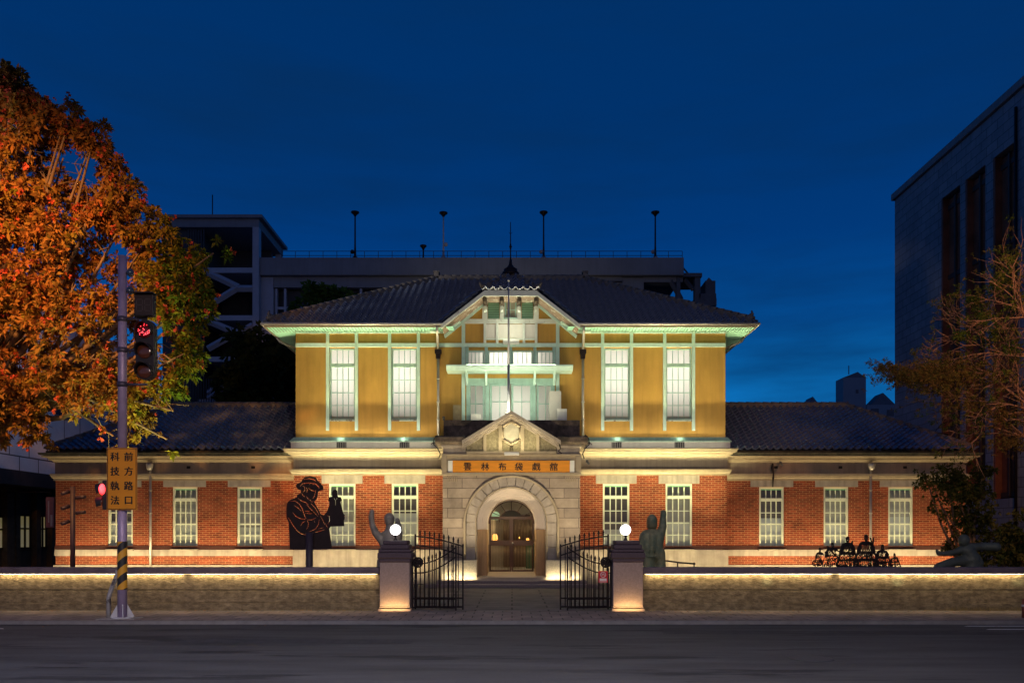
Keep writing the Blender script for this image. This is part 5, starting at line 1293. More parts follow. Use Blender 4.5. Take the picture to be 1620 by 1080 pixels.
# reclining bronze figure
DR = 19.3
def r_(px, py, dy=0.0): return (X(px, DR), DR+dy, Z(py, DR))
t = thing('reclining_bronze', 'dark bronze figure lying with outstretched arms behind the low wall near the bush', 'sculpture', (X(1535, DR), DR, 0.6))
def rr(u, v): return (1460+u/11.57, 830+v/11.57)
def rp(u, v, dy=0.0): a = rr(u, v); return r_(a[0], a[1], dy)
k = 1/11.57/F*DR
blob('body', [(rp(780, 420), 75*k, rp(880, 400), 75*k), (rp(900, 400), 70*k, rp(1120, 395), 78*k), (rp(1120, 395), 78*k, rp(1300, 400, -0.1), 84*k), (rp(720, 450), 75*k, rp(600, 490), 55*k), (rp(600, 490), 52*k, rp(400, 530), 48*k), (rp(400, 530), 45*k, rp(300, 520), 45*k),
    (rp(290, 530), 40*k, rp(255, 465), 28*k), (rp(820, 480), 120*k, rp(900, 640), 150*k), (rp(900, 640), 160*k, rp(960, 700), 140*k), (rp(850, 640), 120*k, rp(560, 680), 85*k), (rp(560, 680), 90*k, rp(300, 770), 85*k), (rp(300, 790), 85*k, rp(120, 900), 80*k),
    (rp(900, 700), 150*k, rp(900, 900), 170*k)], mat('dark_green_bronze', (0.085, 0.095, 0.075), 0.55, 0.3, 4, 0.3, 14, metal=0.1), t, 0.022, 4)
blob('head', [(rp(755, 270), 100*k, rp(750, 300), 98*k), (rp(760, 340), 70*k, rp(780, 400), 60*k)], MATS['dark_green_bronze'], t, 0.02, 4)

# handrail of the ramp and small end post
t = thing('handrail', 'low dark handrail behind the wall beside the standing bronze man', 'rail', (X(1078, 22), 22, 0))
b = MB(); b.tube([(X(1050, 22), 22, Z(886, 22)), (X(1072, 22), 22, Z(889, 22)), (X(1100, 22), 22, Z(891.5, 22))], 0.022, 6); b.build('rail', IRON, t)
for px in (1052, 1072, 1098): b = MB(); b.tube([(X(px, 22), 22, 0), (X(px, 22), 22, Z(889, 22))], 0.018, 6); b.build('post', IRON, t)
t = thing('bollard', 'rusty red post at the pavement edge by the end of the wall', 'bollard', (X(1621, 16.4), 16.4, 0)); xb_ = X(1621, 16.4)
b = MB(); b.tube([(xb_, 16.4, 0), (xb_, 16.4, 0.34)], 0.05, 12); b.lathe((xb_, 16.4, 0.34), [(0.05, 0), (0.035, 0.03), (0.01, 0.045)], 12); b.build('post', mat('rust_red', (0.18, 0.05, 0.035), 0.7, 0.3, 12), t)
b = MB(); b.tube([(xb_, 16.4, 0.22), (xb_, 16.4, 0.26)], 0.053, 12); b.build('band', mat('pale_steel', (0.42, 0.42, 0.45)), t)

# fallen leaves and dry grass along the foot of the wall
rnd = random.Random(9); b = MB()
for k in range(420):
    u = rnd.random(); x = rnd.uniform(-13, -2.9) if u < 0.45 else rnd.uniform(2.9, 13); y = 17.98-abs(rnd.gauss(0, 0.25)) if rnd.random() < 0.7 else rnd.uniform(15.0, 17.9)
    z0 = 0.004 if y > 15.86 else -0.052
    if 15.68 < y < 15.88: continue
    s = rnd.uniform(0.015, 0.04); a = rnd.uniform(0, 6.28); c_, s_ = math.cos(a)*s, math.sin(a)*s
    b.add([(x-c_, y-s_, z0), (x+s_*0.6, y-c_*0.6, z0+rnd.uniform(0, 0.012)), (x+c_, y+s_, z0+0.006), (x-s_*0.6, y+c_*0.6, z0+rnd.uniform(0, 0.012))], [(0, 1, 2, 3)])
struct(b.build('fallen_leaves', mat('dry_leaf', (0.22, 0.10, 0.04), 0.8, 0.5, 6), fix=False), 'stuff')
b = MB()
for k in range(1500):
    x = rnd.choice((rnd.uniform(9.0, 13.5), rnd.uniform(9.5, 13.5), rnd.uniform(3, 13.5), rnd.uniform(-13.5, -3))); y = 18.03-abs(rnd.gauss(0, 0.05))-(max(0, x-9.5)*0.05*rnd.random()); h = rnd.uniform(0.02, 0.07)*(1.6 if x > 9.5 else 0.8); a = rnd.uniform(-0.04, 0.04)
    b.add([(x, y, 0), (x+0.008, y, 0), (x+a, y+rnd.uniform(-0.03, 0.02), h)], [(0, 1, 2)])
struct(b.build('grass', mat('dry_grass', (0.24, 0.17, 0.06), 0.8, 0.4, 6), fix=False), 'stuff')

b = MB()
for sx in (-1, 1):
    x = PX+sx*2.42; y = YP-0.02
    b.tube([(x, y+0.2, 4.95), (x+sx*0.10, y, 4.80), (x+sx*0.12, y, 4.62), (x-sx*0.02, y, 4.48), (x-sx*0.10, y, 4.30), (x-sx*0.05, y, 4.15)], 0.018, 6)
    b.tube([(x+sx*0.30, YG-0.36, 4.72), (x+sx*0.12, y+0.1, 4.70), (x, y+0.05, 4.55)], 0.014, 6)
b.tube([(AX+1.58, YP-0.20, 4.60), (AX+1.62, YP-0.24, 4.45), (AX+1.55, YP-0.24, 4.38), (AX+1.66, YP-0.20, 4.30)], 0.02, 6)
b.build('facade_cable', IRON, mus)
for (x, y, z, s) in ((-2.55, YG-0.50, 4.92, -1), (-2.28, YP+0.5, 5.52, 1), (2.45, YP-0.1, 4.02, 1), (9.25, YW-0.30, 4.10, -1)):
    b = MB(); b.tube([(x, y, z), (x+s*0.03, y-0.16, z-0.05)], 0.035, 8); b.tube([(x, y, z), (x, y+0.12, z+0.06)], 0.015, 6); b.box(x-0.04, x+0.04, y+0.10, y+0.14, z, z+0.10); b.build('security_camera', mat('camera_grey', (0.10, 0.10, 0.10), 0.4), mus)
b = MB(); xx = AX+9.06
b.tube([(xx, YW-0.10, wz(733)), (xx-0.02, YW-0.12, wz(740)), (xx+0.02, YW-0.12, wz(748)), (xx, YW-0.16, wz(757)), (xx+0.02, YW-0.05, wz(770))], [0.03, 0.05, 0.03, 0.035, 0.02], 6); b.build('wall_cable', IRON, mus)
for x, y, w_ in ((-3.5, 13.2, 1.9), (5.2, 14.4, 2.6)):
    b = MB(); b.add([(x-w_, y-0.25, -0.0565), (x+w_, y-0.35, -0.0565), (x+w_+0.1, y+0.2, -0.0565), (x-w_+0.1, y+0.3, -0.0565)], [(0, 1, 2, 3)]); struct(b.build('road_patch', mat('fresh_asphalt', (0.045, 0.044, 0.050), 0.8, 0.3, 6, 0.8, 120)))
b = MB(); b.lathe((X(1283, 11.3), 11.3, -0.058), [(0.30, 0), (0.30, 0.004), (0.27, 0.005)], 28); struct(b.build('road_manhole', mat('cast_iron_cover', (0.07, 0.07, 0.075), 0.5, 0.3, 40, 0.5, 60, metal=0.4)))

# ================================================================== TREES
def leaf_mat(name, cols, pos, trans=0.35, clear=False):
    m = bpy.data.materials.new(name); m.use_nodes = True; t = m.node_tree; n = t.nodes; l = t.links
    n.remove(n['Principled BSDF']); o = n['Material Output']
    at = n.new('ShaderNodeAttribute'); at.attribute_name = 'tint'; r = n.new('ShaderNodeValToRGB'); e = r.color_ramp.elements
    e[0].position = pos[0]; e[0].color = cols[0]+(1,); e[1].position = pos[-1]; e[1].color = cols[-1]+(1,)
    for p, c in zip(pos[1:-1], cols[1:-1]): q = e.new(p); q.color = c+(1,)
    l.new(at.outputs['Fac'], r.inputs[0])
    d = n.new('ShaderNodeBsdfDiffuse'); tr = n.new('ShaderNodeBsdfTranslucent'); mx = n.new('ShaderNodeMixShader'); mx.inputs[0].default_value = trans
    l.new(r.outputs[0], d.inputs[0]); l.new(r.outputs[0], tr.inputs[0]); l.new(d.outputs[0], mx.inputs[1]); l.new(tr.outputs[0], mx.inputs[2]); l.new(mx.outputs[0], o.inputs[0])
    MATS[name] = m; return m
def leaf_mesh(name, centers, dirs, tints, nleaf, size, m, parent, seed=1, width=0.42, spread=0.9):
    """fans of pointed leaflets; every centre gets nleaf leaves pointing outward and drooping"""
    rs = np.random.RandomState(seed); n = len(centers); C = np.repeat(np.array(centers), nleaf, 0); Dv = np.repeat(np.array(dirs), nleaf, 0); T = np.repeat(np.array(tints), nleaf)
    d = Dv*0.6+rs.normal(0, spread, C.shape); d[:, 2] -= 0.15; d /= np.linalg.norm(d, axis=1)[:, None]
    sz = size*rs.uniform(0.6, 1.25, len(C))[:, None]
    s = np.cross(d, rs.normal(0, 1, C.shape)); s /= np.linalg.norm(s, axis=1)[:, None]
    nn = np.cross(d, s)
    p0 = C+d*sz*0.08; p1 = C+d*sz*0.55+s*sz*width*0.5+nn*sz*0.04; p2 = C+d*sz; p2[:, 2] -= sz[:, 0]*0.15; p3 = C+d*sz*0.55-s*sz*width*0.5+nn*sz*0.04
    V = np.stack([p0, p1, p2, p3], 1).reshape(-1, 3); k = len(C)
    me = bpy.data.meshes.new(name); me.vertices.add(4*k); me.vertices.foreach_set('co', V.ravel())
    me.loops.add(4*k); me.loops.foreach_set('vertex_index', np.arange(4*k)); me.polygons.add(k)
    me.polygons.foreach_set('loop_start', np.arange(0, 4*k, 4)); me.polygons.foreach_set('loop_total', np.full(k, 4)); me.update(calc_edges=True)
    a = me.attributes.new('tint', 'FLOAT', 'FACE'); a.data.foreach_set('value', np.clip(T+rs.normal(0, 0.05, k), 0, 1)); me.materials.append(m)
    o = bpy.data.objects.new(name, me); COL.objects.link(o); adopt(o, parent); return o
BARK = mat('bark', (0.14, 0.095, 0.065), 0.9, 0.3, 4, 0.6, 14)
def limb_tree(b, p, d, ln, rad, depth, rnd, tips, droop=0.0, split=3, jit=0.5, shrink=0.72, twist=0.35):
    pts = [Vector(p)]; dd = Vector(d).normalized(); n = 4
    for i in range(n):
        dd = (dd+Vector((rnd.gauss(0, jit*0.25), rnd.gauss(0, jit*0.25), rnd.gauss(0, jit*0.2)-droop))).normalized(); pts.append(pts[-1]+dd*ln/n)
    b.tube(pts, [rad*(1-0.4*i/n) for i in range(n+1)], 6 if depth > 2 else 4, caps=False)
    if depth == 0: tips.append((pts[-1], dd)); return
    if depth <= 2: tips.append((pts[2], dd))
    for k in range(split):
        a = Vector((rnd.gauss(0, 1), rnd.gauss(0, 1), rnd.gauss(0, 0.7))).normalized()
        nd = (dd+a*rnd.uniform(0.45, 0.95)*(1+twist)).normalized()
        limb_tree(b, pts[-1] if k < split-1 else pts[3], nd, ln*shrink*rnd.uniform(0.8, 1.15), rad*0.58, depth-1, rnd, tips, droop, split, jit, shrink, twist)
# --- big tree at the left: crown filled from blobs that follow its outline
rs = np.random.RandomState(11); DT = 21.5
tr_ = thing('tree', 'big orange-lit spreading tree with reddish seed pods towering over the brick wing and signal', 'tree', (X(-60, DT), DT, 0))
blobs = [(-40, 280, 100, 21.8), (30, 215, 62, 21.6), (95, 215, 42, 21.4), (60, 330, 100, 21.4), (-20, 430, 130, 21.2), (120, 340, 90, 21.4), (160, 300, 55, 21.6), (195, 350, 60, 21.4), (230, 385, 52, 21.2),
    (120, 450, 110, 21.0), (220, 460, 80, 21.0), (275, 440, 48, 21.0), (300, 410, 32, 21.2), (338, 400, 22, 21.0), (290, 500, 48, 20.8), (20, 560, 120, 20.8), (150, 560, 95, 20.8), (235, 570, 70, 20.6), (290, 560, 34, 20.6),
    (100, 640, 66, 20.8), (170, 650, 62, 20.6), (235, 640, 55, 20.4), (275, 650, 32, 20.4), (265, 695, 26, 20.2), (0, 640, 50, 20.8), (52, 672, 30, 20.6), (180, 690, 36, 20.5), (-60, 560, 120, 21.5), (5, 150, 40, 21.6), (150, 215, 24, 21.3), (175, 262, 22, 21.3), (318, 470, 22, 20.8), (0, 690, 14, 20.7), (20, 130, 26, 21.5), (112, 185, 24, 21.3), (15, 150, 22, 21.5), (50, 175, 24, 21.5), (-5, 150, 24, 21.6), (70, 265, 50, 21.8), (100, 250, 40, 21.7), (8, 134, 20, 21.5), (40, 160, 14, 21.4), (60, 190, 40, 21.5), (140, 240, 34, 21.4)]
cs, ds, ts = [], [], []
for (px, py, r0, D) in blobs:
    c = np.array(P(px, py, D)); R_ = r0*D/F; n = int(52*(r0/30)**2*0.80)+12
    for k in range(n):
        v = rs.normal(0, 1, 3); v /= np.linalg.norm(v); rad = R_*(rs.uniform(0.35, 1.05)**0.5)
        q = c+v*rad*np.array([1, 1.0, 1])
        # uneven outline and gaps
        g = math.sin(q[0]*2.3+q[2]*1.1)+math.sin(q[2]*2.9-q[1]*1.3)+math.sin(q[1]*2.1+q[0]*0.7)
        if g < -0.75 and q[2] < 12.0: continue
        cs.append(q); ds.append(v); 
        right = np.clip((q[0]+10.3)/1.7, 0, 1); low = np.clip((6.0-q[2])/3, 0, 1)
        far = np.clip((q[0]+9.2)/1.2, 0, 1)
        ts.append(np.clip(0.60-0.30*right-0.18*far-0.08*low+rs.normal(0, 0.10), 0, 0.9))  # lamp light put into the leaf tint: orange at left, yellow-green at right
LEAF = leaf_mat('lamp_tinted_olive_leaf', [(0.07, 0.12, 0.018), (0.20, 0.17, 0.022), (0.23, 0.13, 0.035), (0.28, 0.10, 0.035)], [0.05, 0.25, 0.5, 0.8])
cs = np.array(cs); hf = rs.permutation(len(cs)); h1, h2 = hf[:len(hf)//2], hf[len(hf)//2:]; ds_ = np.array(ds); ts_ = np.array(ts)
leaf_mesh('foliage', cs[h1], ds_[h1], ts_[h1], 20, 0.19, LEAF, tr_, 4, 0.36)
leaf_mesh('fine_foliage', cs[h2], ds_[h2], ts_[h2], 26, 0.12, LEAF, tr_, 14, 0.34)
pc, pd_, pt_ = [], [], []
idx = rs.choice(len(cs), 620)
for i in idx:
    q = cs[i]; 
    if rs.uniform() < 0.5 and q[2] < 5.5: continue
    for k in range(3): pc.append(q+rs.normal(0, 0.09, 3)+ds[i]*0.12); pd_.append(ds[i]); pt_.append(0.5+rs.normal(0, 0.2))
leaf_mesh('seed_pods', pc, pd_, pt_, 6, 0.075, leaf_mat('pod_red', [(0.40, 0.06, 0.03), (0.50, 0.10, 0.07)], [0.2, 0.8]), tr_, 5, 0.95)
b = MB(); rnd = random.Random(4); base = Vector((X(-75, DT), DT, 0)); b.tube([base, base+Vector((0.1, 0, 1.8)), base+Vector((0.3, -0.1, 4.2))], [0.42, 0.34, 0.28], 14)
fork = base+Vector((0.3, -0.1, 4.1))
for (px, py, r0, D) in blobs[::1]:
    tgt = Vector(P(px, py, D)); mid = fork.lerp(tgt, 0.5)+Vector((rnd.gauss(0, 0.3), rnd.gauss(0, 0.3), -0.4+rnd.gauss(0, 0.3)))
    if tgt.z < 5: mid.z = max(mid.z, 5.5)
    pts = [fork, fork.lerp(mid, 0.5)+Vector((0, 0, 0.2)), mid, mid.lerp(tgt, 0.6), tgt]
    b.tube(pts, [0.16, 0.11, 0.07, 0.045, 0.02], 6, caps=False)
    for k in range(7):
        a = Vector((rnd.gauss(0, 1), rnd.gauss(0, 1), rnd.gauss(0.2, 0.8))).normalized()*r0*D/F*0.8; s0 = mid.lerp(tgt, rnd.uniform(0.5, 1))
        b.tube([s0, s0+a*0.5+Vector((0, 0, 0.08)), s0+a*0.95+Vector((rnd.gauss(0, 0.15), 0, rnd.gauss(0, 0.15)))], [0.020, 0.012, 0.005], 4, caps=False)
b.build('trunk', BARK, tr_)
# --- thorny feathery tree at the right
D2 = 21.8
t2 = thing('tree', 'sparse feathery tree with orange-lit bare twigs leaning in from beside the tall block', 'tree', (X(1720, D2), D2, 0))
b = MB(); rnd = random.Random(12); tips = []
root = Vector((X(1725, D2), D2, 0)); f1 = Vector(P(1690, 690, D2)); b.tube([root, root.lerp(f1, 0.5)+Vector((0.1, 0, 0)), f1], [0.22, 0.17, 0.13], 10)
for (px, py, dpt) in ((1640, 650, 0), (1600, 600, 1), (1650, 560, -0.5), (1620, 690, 0.6)):
    g = Vector(P(px, py, D2+dpt)); b.tube([f1, f1.lerp(g, 0.5)+Vector((0, 0, -0.1)), g], [0.11, 0.08, 0.055], 6, caps=False)
    for (dx, dz, L_) in ((-1, 0.15, 1.25), (-0.8, 0.7, 1.3), (-0.45, 1.1, 1.35), (-0.9, -0.15, 1.0), (0.1, 1.2, 1.1), (-0.7, 0.4, 1.4)):
        limb_tree(b, g, (dx, rnd.uniform(-0.5, 0.5), dz), L_, 0.034, 3, rnd, tips, 0.0, 3, 0.5, 0.70, 0.0)
b.build('trunk', mat('reddish_bark', (0.22, 0.13, 0.09), 0.85, 0.3, 5), t2)
cs, ds, ts = [], [], []
for (p, d) in tips:
    d = np.array(d); p = np.array(p)
    if rnd.random() < 0.55: continue
    for k in range(3): cs.append(p+d*0.05*k+rs.normal(0, 0.05, 3)); ds.append(d); ts.append(0.3+rs.normal(0, 0.15))
for (px, py, rx, ry, n) in ((1440, 592, 60, 18, 620), (1500, 588, 60, 26, 560), (1545, 640, 70, 24, 175), (1590, 660, 50, 30, 122), (1400, 580, 22, 10, 90), (1480, 610, 60, 18, 260), (1560, 600, 50, 26, 91), (1600, 700, 40, 18, 160)):
    for k in range(n):
        u, v = rs.normal(0, 0.45, 2); cs.append(np.array(P(px+u*rx, py+v*ry, D2+rs.normal(0, 0.5)))); ds.append(np.array([-0.7, 0, 0.3])); ts.append(0.55+rs.normal(0, 0.12))
for (px, py, r) in ((1540, 475, 14), (1575, 455, 14), (1600, 410, 20), (1555, 500, 14), (1590, 440, 18), (1520, 530, 10), (1610, 480, 20), (1570, 530, 16), (1600, 550, 20)):
    for k in range(60): u, v = rs.normal(0, 0.5, 2); cs.append(np.array(P(px+u*r*1.4, py+v*r, D2+rs.normal(0, 0.3)))); ds.append(np.array([-0.5, 0, 0.6])); ts.append(0.15+rs.normal(0, 0.08))
leaf_mesh('foliage', cs, ds, ts, 10, 0.085, leaf_mat('feather_leaf', [(0.06, 0.11, 0.02), (0.12, 0.11, 0.03), (0.13, 0.075, 0.035)], [0.1, 0.4, 0.75]), t2, 8, 0.25)
# --- bush tree in front of the right wing
D3 = 24.5
def bush(name, label, cat, D, bl, dens, size, m, base, seed, trunk=True, nleaf=10, dz=None, width=0.42):
    t = thing(name, label, cat, (base, D, 0)); rs = np.random.RandomState(seed); cs, ds, ts = [], [], []
    b = MB(); rnd = random.Random(seed)
    for (px, py, rx, ry) in bl:
        c = np.array(P(px, py, D)); n = int(dens*rx*ry/100)+6; Rx, Rz = rx*D/F, ry*D/F
        for k in range(n):
            v = rs.normal(0, 1, 3); v /= np.linalg.norm(v); q = c+v*np.array([Rx, (Rx+Rz)/2, Rz])*rs.uniform(0.2, 1.08)**0.5
            if math.sin(q[0]*5.1+q[2]*3)+math.sin(q[2]*5.7-q[1]*4)+math.sin(q[1]*4.4+q[0]*2.2) < -1.1 or q[2] < 0.05: continue
            cs.append(q); ds.append(v); ts.append(rs.uniform(0.1, 0.9))
        if trunk:
            s = Vector((base, D, max(0.0, 0))); tg = Vector(c); mid = s.lerp(tg, 0.5)+Vector((rnd.gauss(0, 0.15), rnd.gauss(0, 0.1), 0.2))
            b.tube([s, mid, tg], [0.05*D/24, 0.035*D/24, 0.012], 6, caps=False)
    leaf_mesh('foliage', cs, ds, ts, nleaf, size, m, t, seed, width)
    if trunk: b.build('trunk', BARK, t)
    return t
DK = leaf_mat('dark_leaf', [(0.035, 0.055, 0.018), (0.10, 0.10, 0.03)], [0.1, 0.9])
bush('small_tree', 'dark ragged small tree in front of the brick wing end', 'tree', 24.6, [(1475, 765, 24, 22), (1500, 750, 26, 20), (1530, 760, 34, 32), (1515, 790, 34, 32), (1545, 800, 30, 44), (1490, 800, 20, 22), (1535, 840, 34, 40), (1520, 860, 26, 30), (1555, 745, 18, 12), (1462, 745, 12, 10)], 11, 0.13, DK, X(1540, 24.6), 3)
bush('shrub', 'dark bushy shrub below the tall block behind the reclining bronze', 'shrub', 23.5, [(1590, 862, 28, 30), (1614, 850, 28, 42), (1570, 880, 24, 16), (1625, 884, 26, 24)], 13, 0.17, DK, X(1600, 23.5), 5)
bush('conifer', 'broad dark evergreen behind the brick wing beside the open stairs', 'tree', 40.0, [(400, 560, 46, 44), (440, 590, 50, 60), (385, 610, 44, 40), (430, 640, 60, 40), (470, 560, 40, 60), (360, 625, 22, 25)], 9, 0.42, leaf_mat('evergreen_leaf', [(0.02, 0.035, 0.015), (0.04, 0.055, 0.02)], [0.1, 0.9]), X(430, 40), 6)
bush('leafy_tree', 'green leafy tree top showing above the main tiled roof', 'tree', 44.0, [(510, 478, 34, 24), (540, 470, 24, 16), (480, 486, 24, 14), (495, 462, 16, 14)], 12, 0.36, leaf_mat('green_leaf', [(0.04, 0.10, 0.02), (0.09, 0.15, 0.03)], [0.1, 0.9]), X(515, 44), 7)
for D_, pw, loc, tg in ((0, 900, (-9, 38, 14), (-9.5, 44, 14)),):
    pass

# ================================================================== BACKGROUND BUILDINGS
GREYB = mat('grey_concrete', (0.21, 0.215, 0.235), 0.85, 0.12, 0.6, streak=0.15)
GREYD = mat('dark_cladding', (0.045, 0.047, 0.055), 0.6, 0.2, 1.5, stretch=(0.4, 1, 6))
BLUEW = mat('pale_steel_frame', (0.34, 0.36, 0.42), 0.6, 0.08, 2)
D5 = 52.0
def g(px): return X(px, D5)
def gz_(py): return Z(py, D5)
t = thing('grey_office_block', 'long grey concrete block with open stair tower and roof railing behind the museum', 'building', (g(700), D5, 0))
b = MB(); b.box(g(411), g(1082), D5, D5+14, gz_(435), gz_(407)); b.build('roof_slab', GREYB, t, 0.03)
b = MB(); b.box(g(411), g(985), D5+0.35, D5+0.8, gz_(452), gz_(435)-0.002); b.box(g(411), g(985), D5+0.5, D5+13, 0, gz_(600)); b.box(g(985), g(1020), D5+0.4, D5+1.2, 0, gz_(436)); b.box(g(1020), g(1082), D5+0.4, D5+1.2, gz_(443), gz_(435)-0.003); b.build('beam', GREYB, t)
b = MB(); b.box(g(411), g(960), D5+1.0, D5+13, gz_(600), gz_(452)-0.01); b.build('dark_wall', GREYD, t)
b = MB()
for px in (427, 432, 446, 483, 507, 532, 567, 603, 627, 647, 690, 720, 920, 962): b.box(g(px), g(px)+0.14, D5+0.45, D5+0.7, gz_(640), gz_(453))
b.box(g(411), g(430), D5+0.3, D5+0.9, 0, gz_(436)); b.box(g(432), g(650), D5+0.46, D5+0.69, gz_(486), gz_(482)); b.build('mullion', BLUEW, t)
b = MB(); y_ = D5+2; b.box(g(660), g(985), D5+0.2, D5+0.33, gz_(444), gz_(443)); b.build('pipe', IRON, t)
# stair tower
T0, T1 = 262, 410
b = MB(); b.box(g(T0), g(T1)+0.3, D5-0.4, D5+5.5, gz_(348), gz_(343)); b.box(g(T0), g(T1+1), D5-0.2, D5+5.3, gz_(361), gz_(348)-0.002); b.build('tower_roof', GREYB, t)
b = MB(); b.box(g(401), g(411)-0.003, D5-0.2, D5+0.3, 0, gz_(361)); b.box(g(401), g(411)-0.01, D5+4.8, D5+5.3, 0, gz_(361))
for py in (425, 500, 565, 632): b.box(g(315), g(401)-0.002, D5-0.2, D5+4, gz_(py+8), gz_(py))
for (xa, ya, xb, yb_) in ((401, 457, 375, 457), (375, 457, 328, 486), (330, 432, 378, 455), (330, 508, 375, 527), (401, 515, 380, 527), (382, 523, 330, 552), (375, 597, 330, 630), (340, 615, 330, 630), (345, 612, 330, 622)):
    if abs(xa-xb) < 14: continue
    b.bar((g(xa), D5-0.1, gz_(ya)), (g(xb), D5-0.1, gz_(yb_)), 0.30)
b.build('stair', BLUEW, t)
b = MB(); b.box(g(255), g(315), D5+0.2, D5+5, 0, gz_(362)); b.box(g(315), g(400), D5+4.1, D5+4.4, 0, gz_(362)); b.build('tower_wall', GREYD, t)
b = MB()
for k in range(18): b.box(g(300)+k*0.16, g(300)+k*0.16+0.05, D5-0.25, D5-0.15, gz_(660), gz_(600) if k > 6 else gz_(365))
b.build('screen_rod', GREYD, t)
b = MB()
for k in range(2): b.tube([(g(442), D5+0.5, gz_(393+k*7)), (g(1082), D5+0.5, gz_(393+k*7))], 0.02, 4)
for k in range(30): x = g(442)+(g(1082)-g(442))*k/29; b.tube([(x, D5+0.5, gz_(407)), (x, D5+0.5, gz_(393))], 0.018, 4)
b.build('roof_railing', mat('dark_rail', (0.05, 0.05, 0.06)), t)
b = MB()   # cantilevered plant deck at the far right end
b.box(g(1075), g(1112), D5+0.2, D5+3, gz_(436), gz_(430)); b.box(g(1072), g(1078), D5+0.3, D5+0.8, gz_(475), gz_(436)); b.box(g(1101), g(1110), D5+0.3, D5+0.8, gz_(470), gz_(436)); b.box(g(1100), g(1135), D5+0.2, D5+3, gz_(482), gz_(470)); b.box(g(1108), g(1135), D5+0.3, D5+0.45, gz_(470), gz_(462)); b.box(g(1119), g(1135), D5+0.5, D5+2, gz_(469), gz_(440)); b.prism([(g(1120), gz_(440)), (g(1125), gz_(434)), (g(1131), gz_(440))], D5+0.6, D5+1.9)
b.bar((g(1064), D5+0.5, gz_(440)), (g(1080), D5+0.5, gz_(470)), 0.25); b.bar((g(1086), D5+0.5, gz_(438)), (g(1100), D5+0.5, gz_(455)), 0.2); b.bar((g(1100), D5+0.5, gz_(478)), (g(1088), D5+0.5, gz_(486)), 0.3)
b.bar((g(1082), D5+0.5, gz_(418)), (g(1094), D5+0.5, gz_(432)), 0.08)
b.build('plant_deck', mat('dark_steelwork', (0.10, 0.10, 0.11), 0.7, 0.2, 2), t)
masts = [(557, 325, 'slim antenna mast with disc head standing nearest the stair tower'), (699.5, 326, 'white antenna mast with disc head and small dish above the main roof'), (861, 325, 'antenna mast with disc head just past the roof finial'), (1041, 325, 'dark antenna mast with disc head at the far end of the roof railing'), (667, 379, 'short antenna mast with small disc head between two tall masts')]
for (px, py, lab) in masts:
    tm = thing('antenna_mast', lab, 'antenna', (g(px), D5+1, gz_(407)), 'antenna masts on the grey block roof')
    hgt = gz_(py)-gz_(407); x = g(px); b = MB()
    b.tube([(x, D5+1, gz_(407)-0.3), (x, D5+1, gz_(407)+hgt*0.35), (x, D5+1, gz_(py)-0.1)], [0.11 if hgt > 2 else 0.05, 0.055, 0.045], 8); b.build('mast', mat('mast_white', (0.42, 0.42, 0.44)) if px == 699.5 else IRON, tm)
    b = MB(); s_ = 1 if hgt > 2 else 0.8; b.lathe((x, D5+1, gz_(py)-0.3), [(0.06, 0), (0.12*s_, 0.10), (0.27*s_, 0.22), (0.27*s_, 0.28), (0.08, 0.32)], 14); b.build('disc_head', IRON, tm)
    if hgt > 2:
        b = MB(); sx = 1 if px in (699.5,) else -1
        b.ball((x+sx*0.16, D5+0.9, gz_(407)+hgt*(0.35 if sx > 0 else 0.2)), 0.14, 8, 6); b.tube([(x, D5+1, gz_(407)), (x, D5+1, gz_(407)+0.35)], 0.17, 8); b.build('fitting', MATS.get('mast_white') or IRON, tm)
tm = thing('lightning_rod', 'thin lightning rod standing on the stair tower roof', 'antenna', (g(327), D5+1, gz_(343)))
b = MB(); b.tube([(g(327), D5+1, gz_(343)-0.05), (g(327), D5+1, gz_(298))], 0.035, 5); b.build('rod', IRON, tm); b = MB(); b.lathe((g(327), D5+1, gz_(343)-0.02), [(0.15, 0), (0.15, 0.06), (0.05, 0.15)], 8); b.build('base', IRON, tm)

# tall block at the right, its flank running away from us
tb_ = thing('tall_block', 'tall dark tiled office block with recessed vertical window bays', 'building', (24, 32, 0))
TILEW = brick_mat('wall_tile_cladding', (0.26, 0.28, 0.32), (0.22, 0.24, 0.28), (0.10, 0.10, 0.12), 0.8, 0.4, 0.015, 0.01, 0.0, nv=(0.8, 1.15))
XB = 20.5; Ytop = 19.6
def yat(px): return XB*F/(px-810)      # depth on the flank seen at that column
def zat(py, y): return CH+(848-py)*y/F
bays = [(yat(1519), yat(1489)), (yat(1559), yat(1527)), (yat(1606), yat(1571)), (29.3, 31.3), (26.2, 28.2), (23.0, 25.0)]
b = MB(); zt1 = 17.7
ycur = 44.0; edges = []
for (ya, yb_) in bays:
    b.box(XB, XB+0.9, yb_+0.001, ycur, 0, Ytop-0.001-0.0); ycur = ya
    b.box(XB, XB+0.9, ya+0.001, yb_, zt1, Ytop-0.002); b.box(XB+0.002, XB+0.9, ya+0.001, yb_, 0, 3.2)
b.box(XB, XB+0.9, 16, ycur, 0, Ytop-0.001); b.box(XB+0.91, XB+16, 16, 44, 0, Ytop-0.001)
b.build('wall', TILEW, tb_)
b = MB(); b.box(XB-0.15, XB+16.1, 15.9, 44.15, Ytop, Ytop+0.35); b.build('parapet', GREYB, tb_, 0.03)
WG = mat('warm_dark_glazing', (0.22, 0.075, 0.04), 0.5, 0.5, 0.8, spec=0.3)
bbj = MB()
for (ya, yb_) in bays: bbj.box(XB+0.02, XB+0.88, yb_-0.12, yb_-0.002, 3.2, zt1-0.01)
bbj.build('bay_jamb', WG, tb_)  # jambs share the brown glazing colour, warm light put into their colour
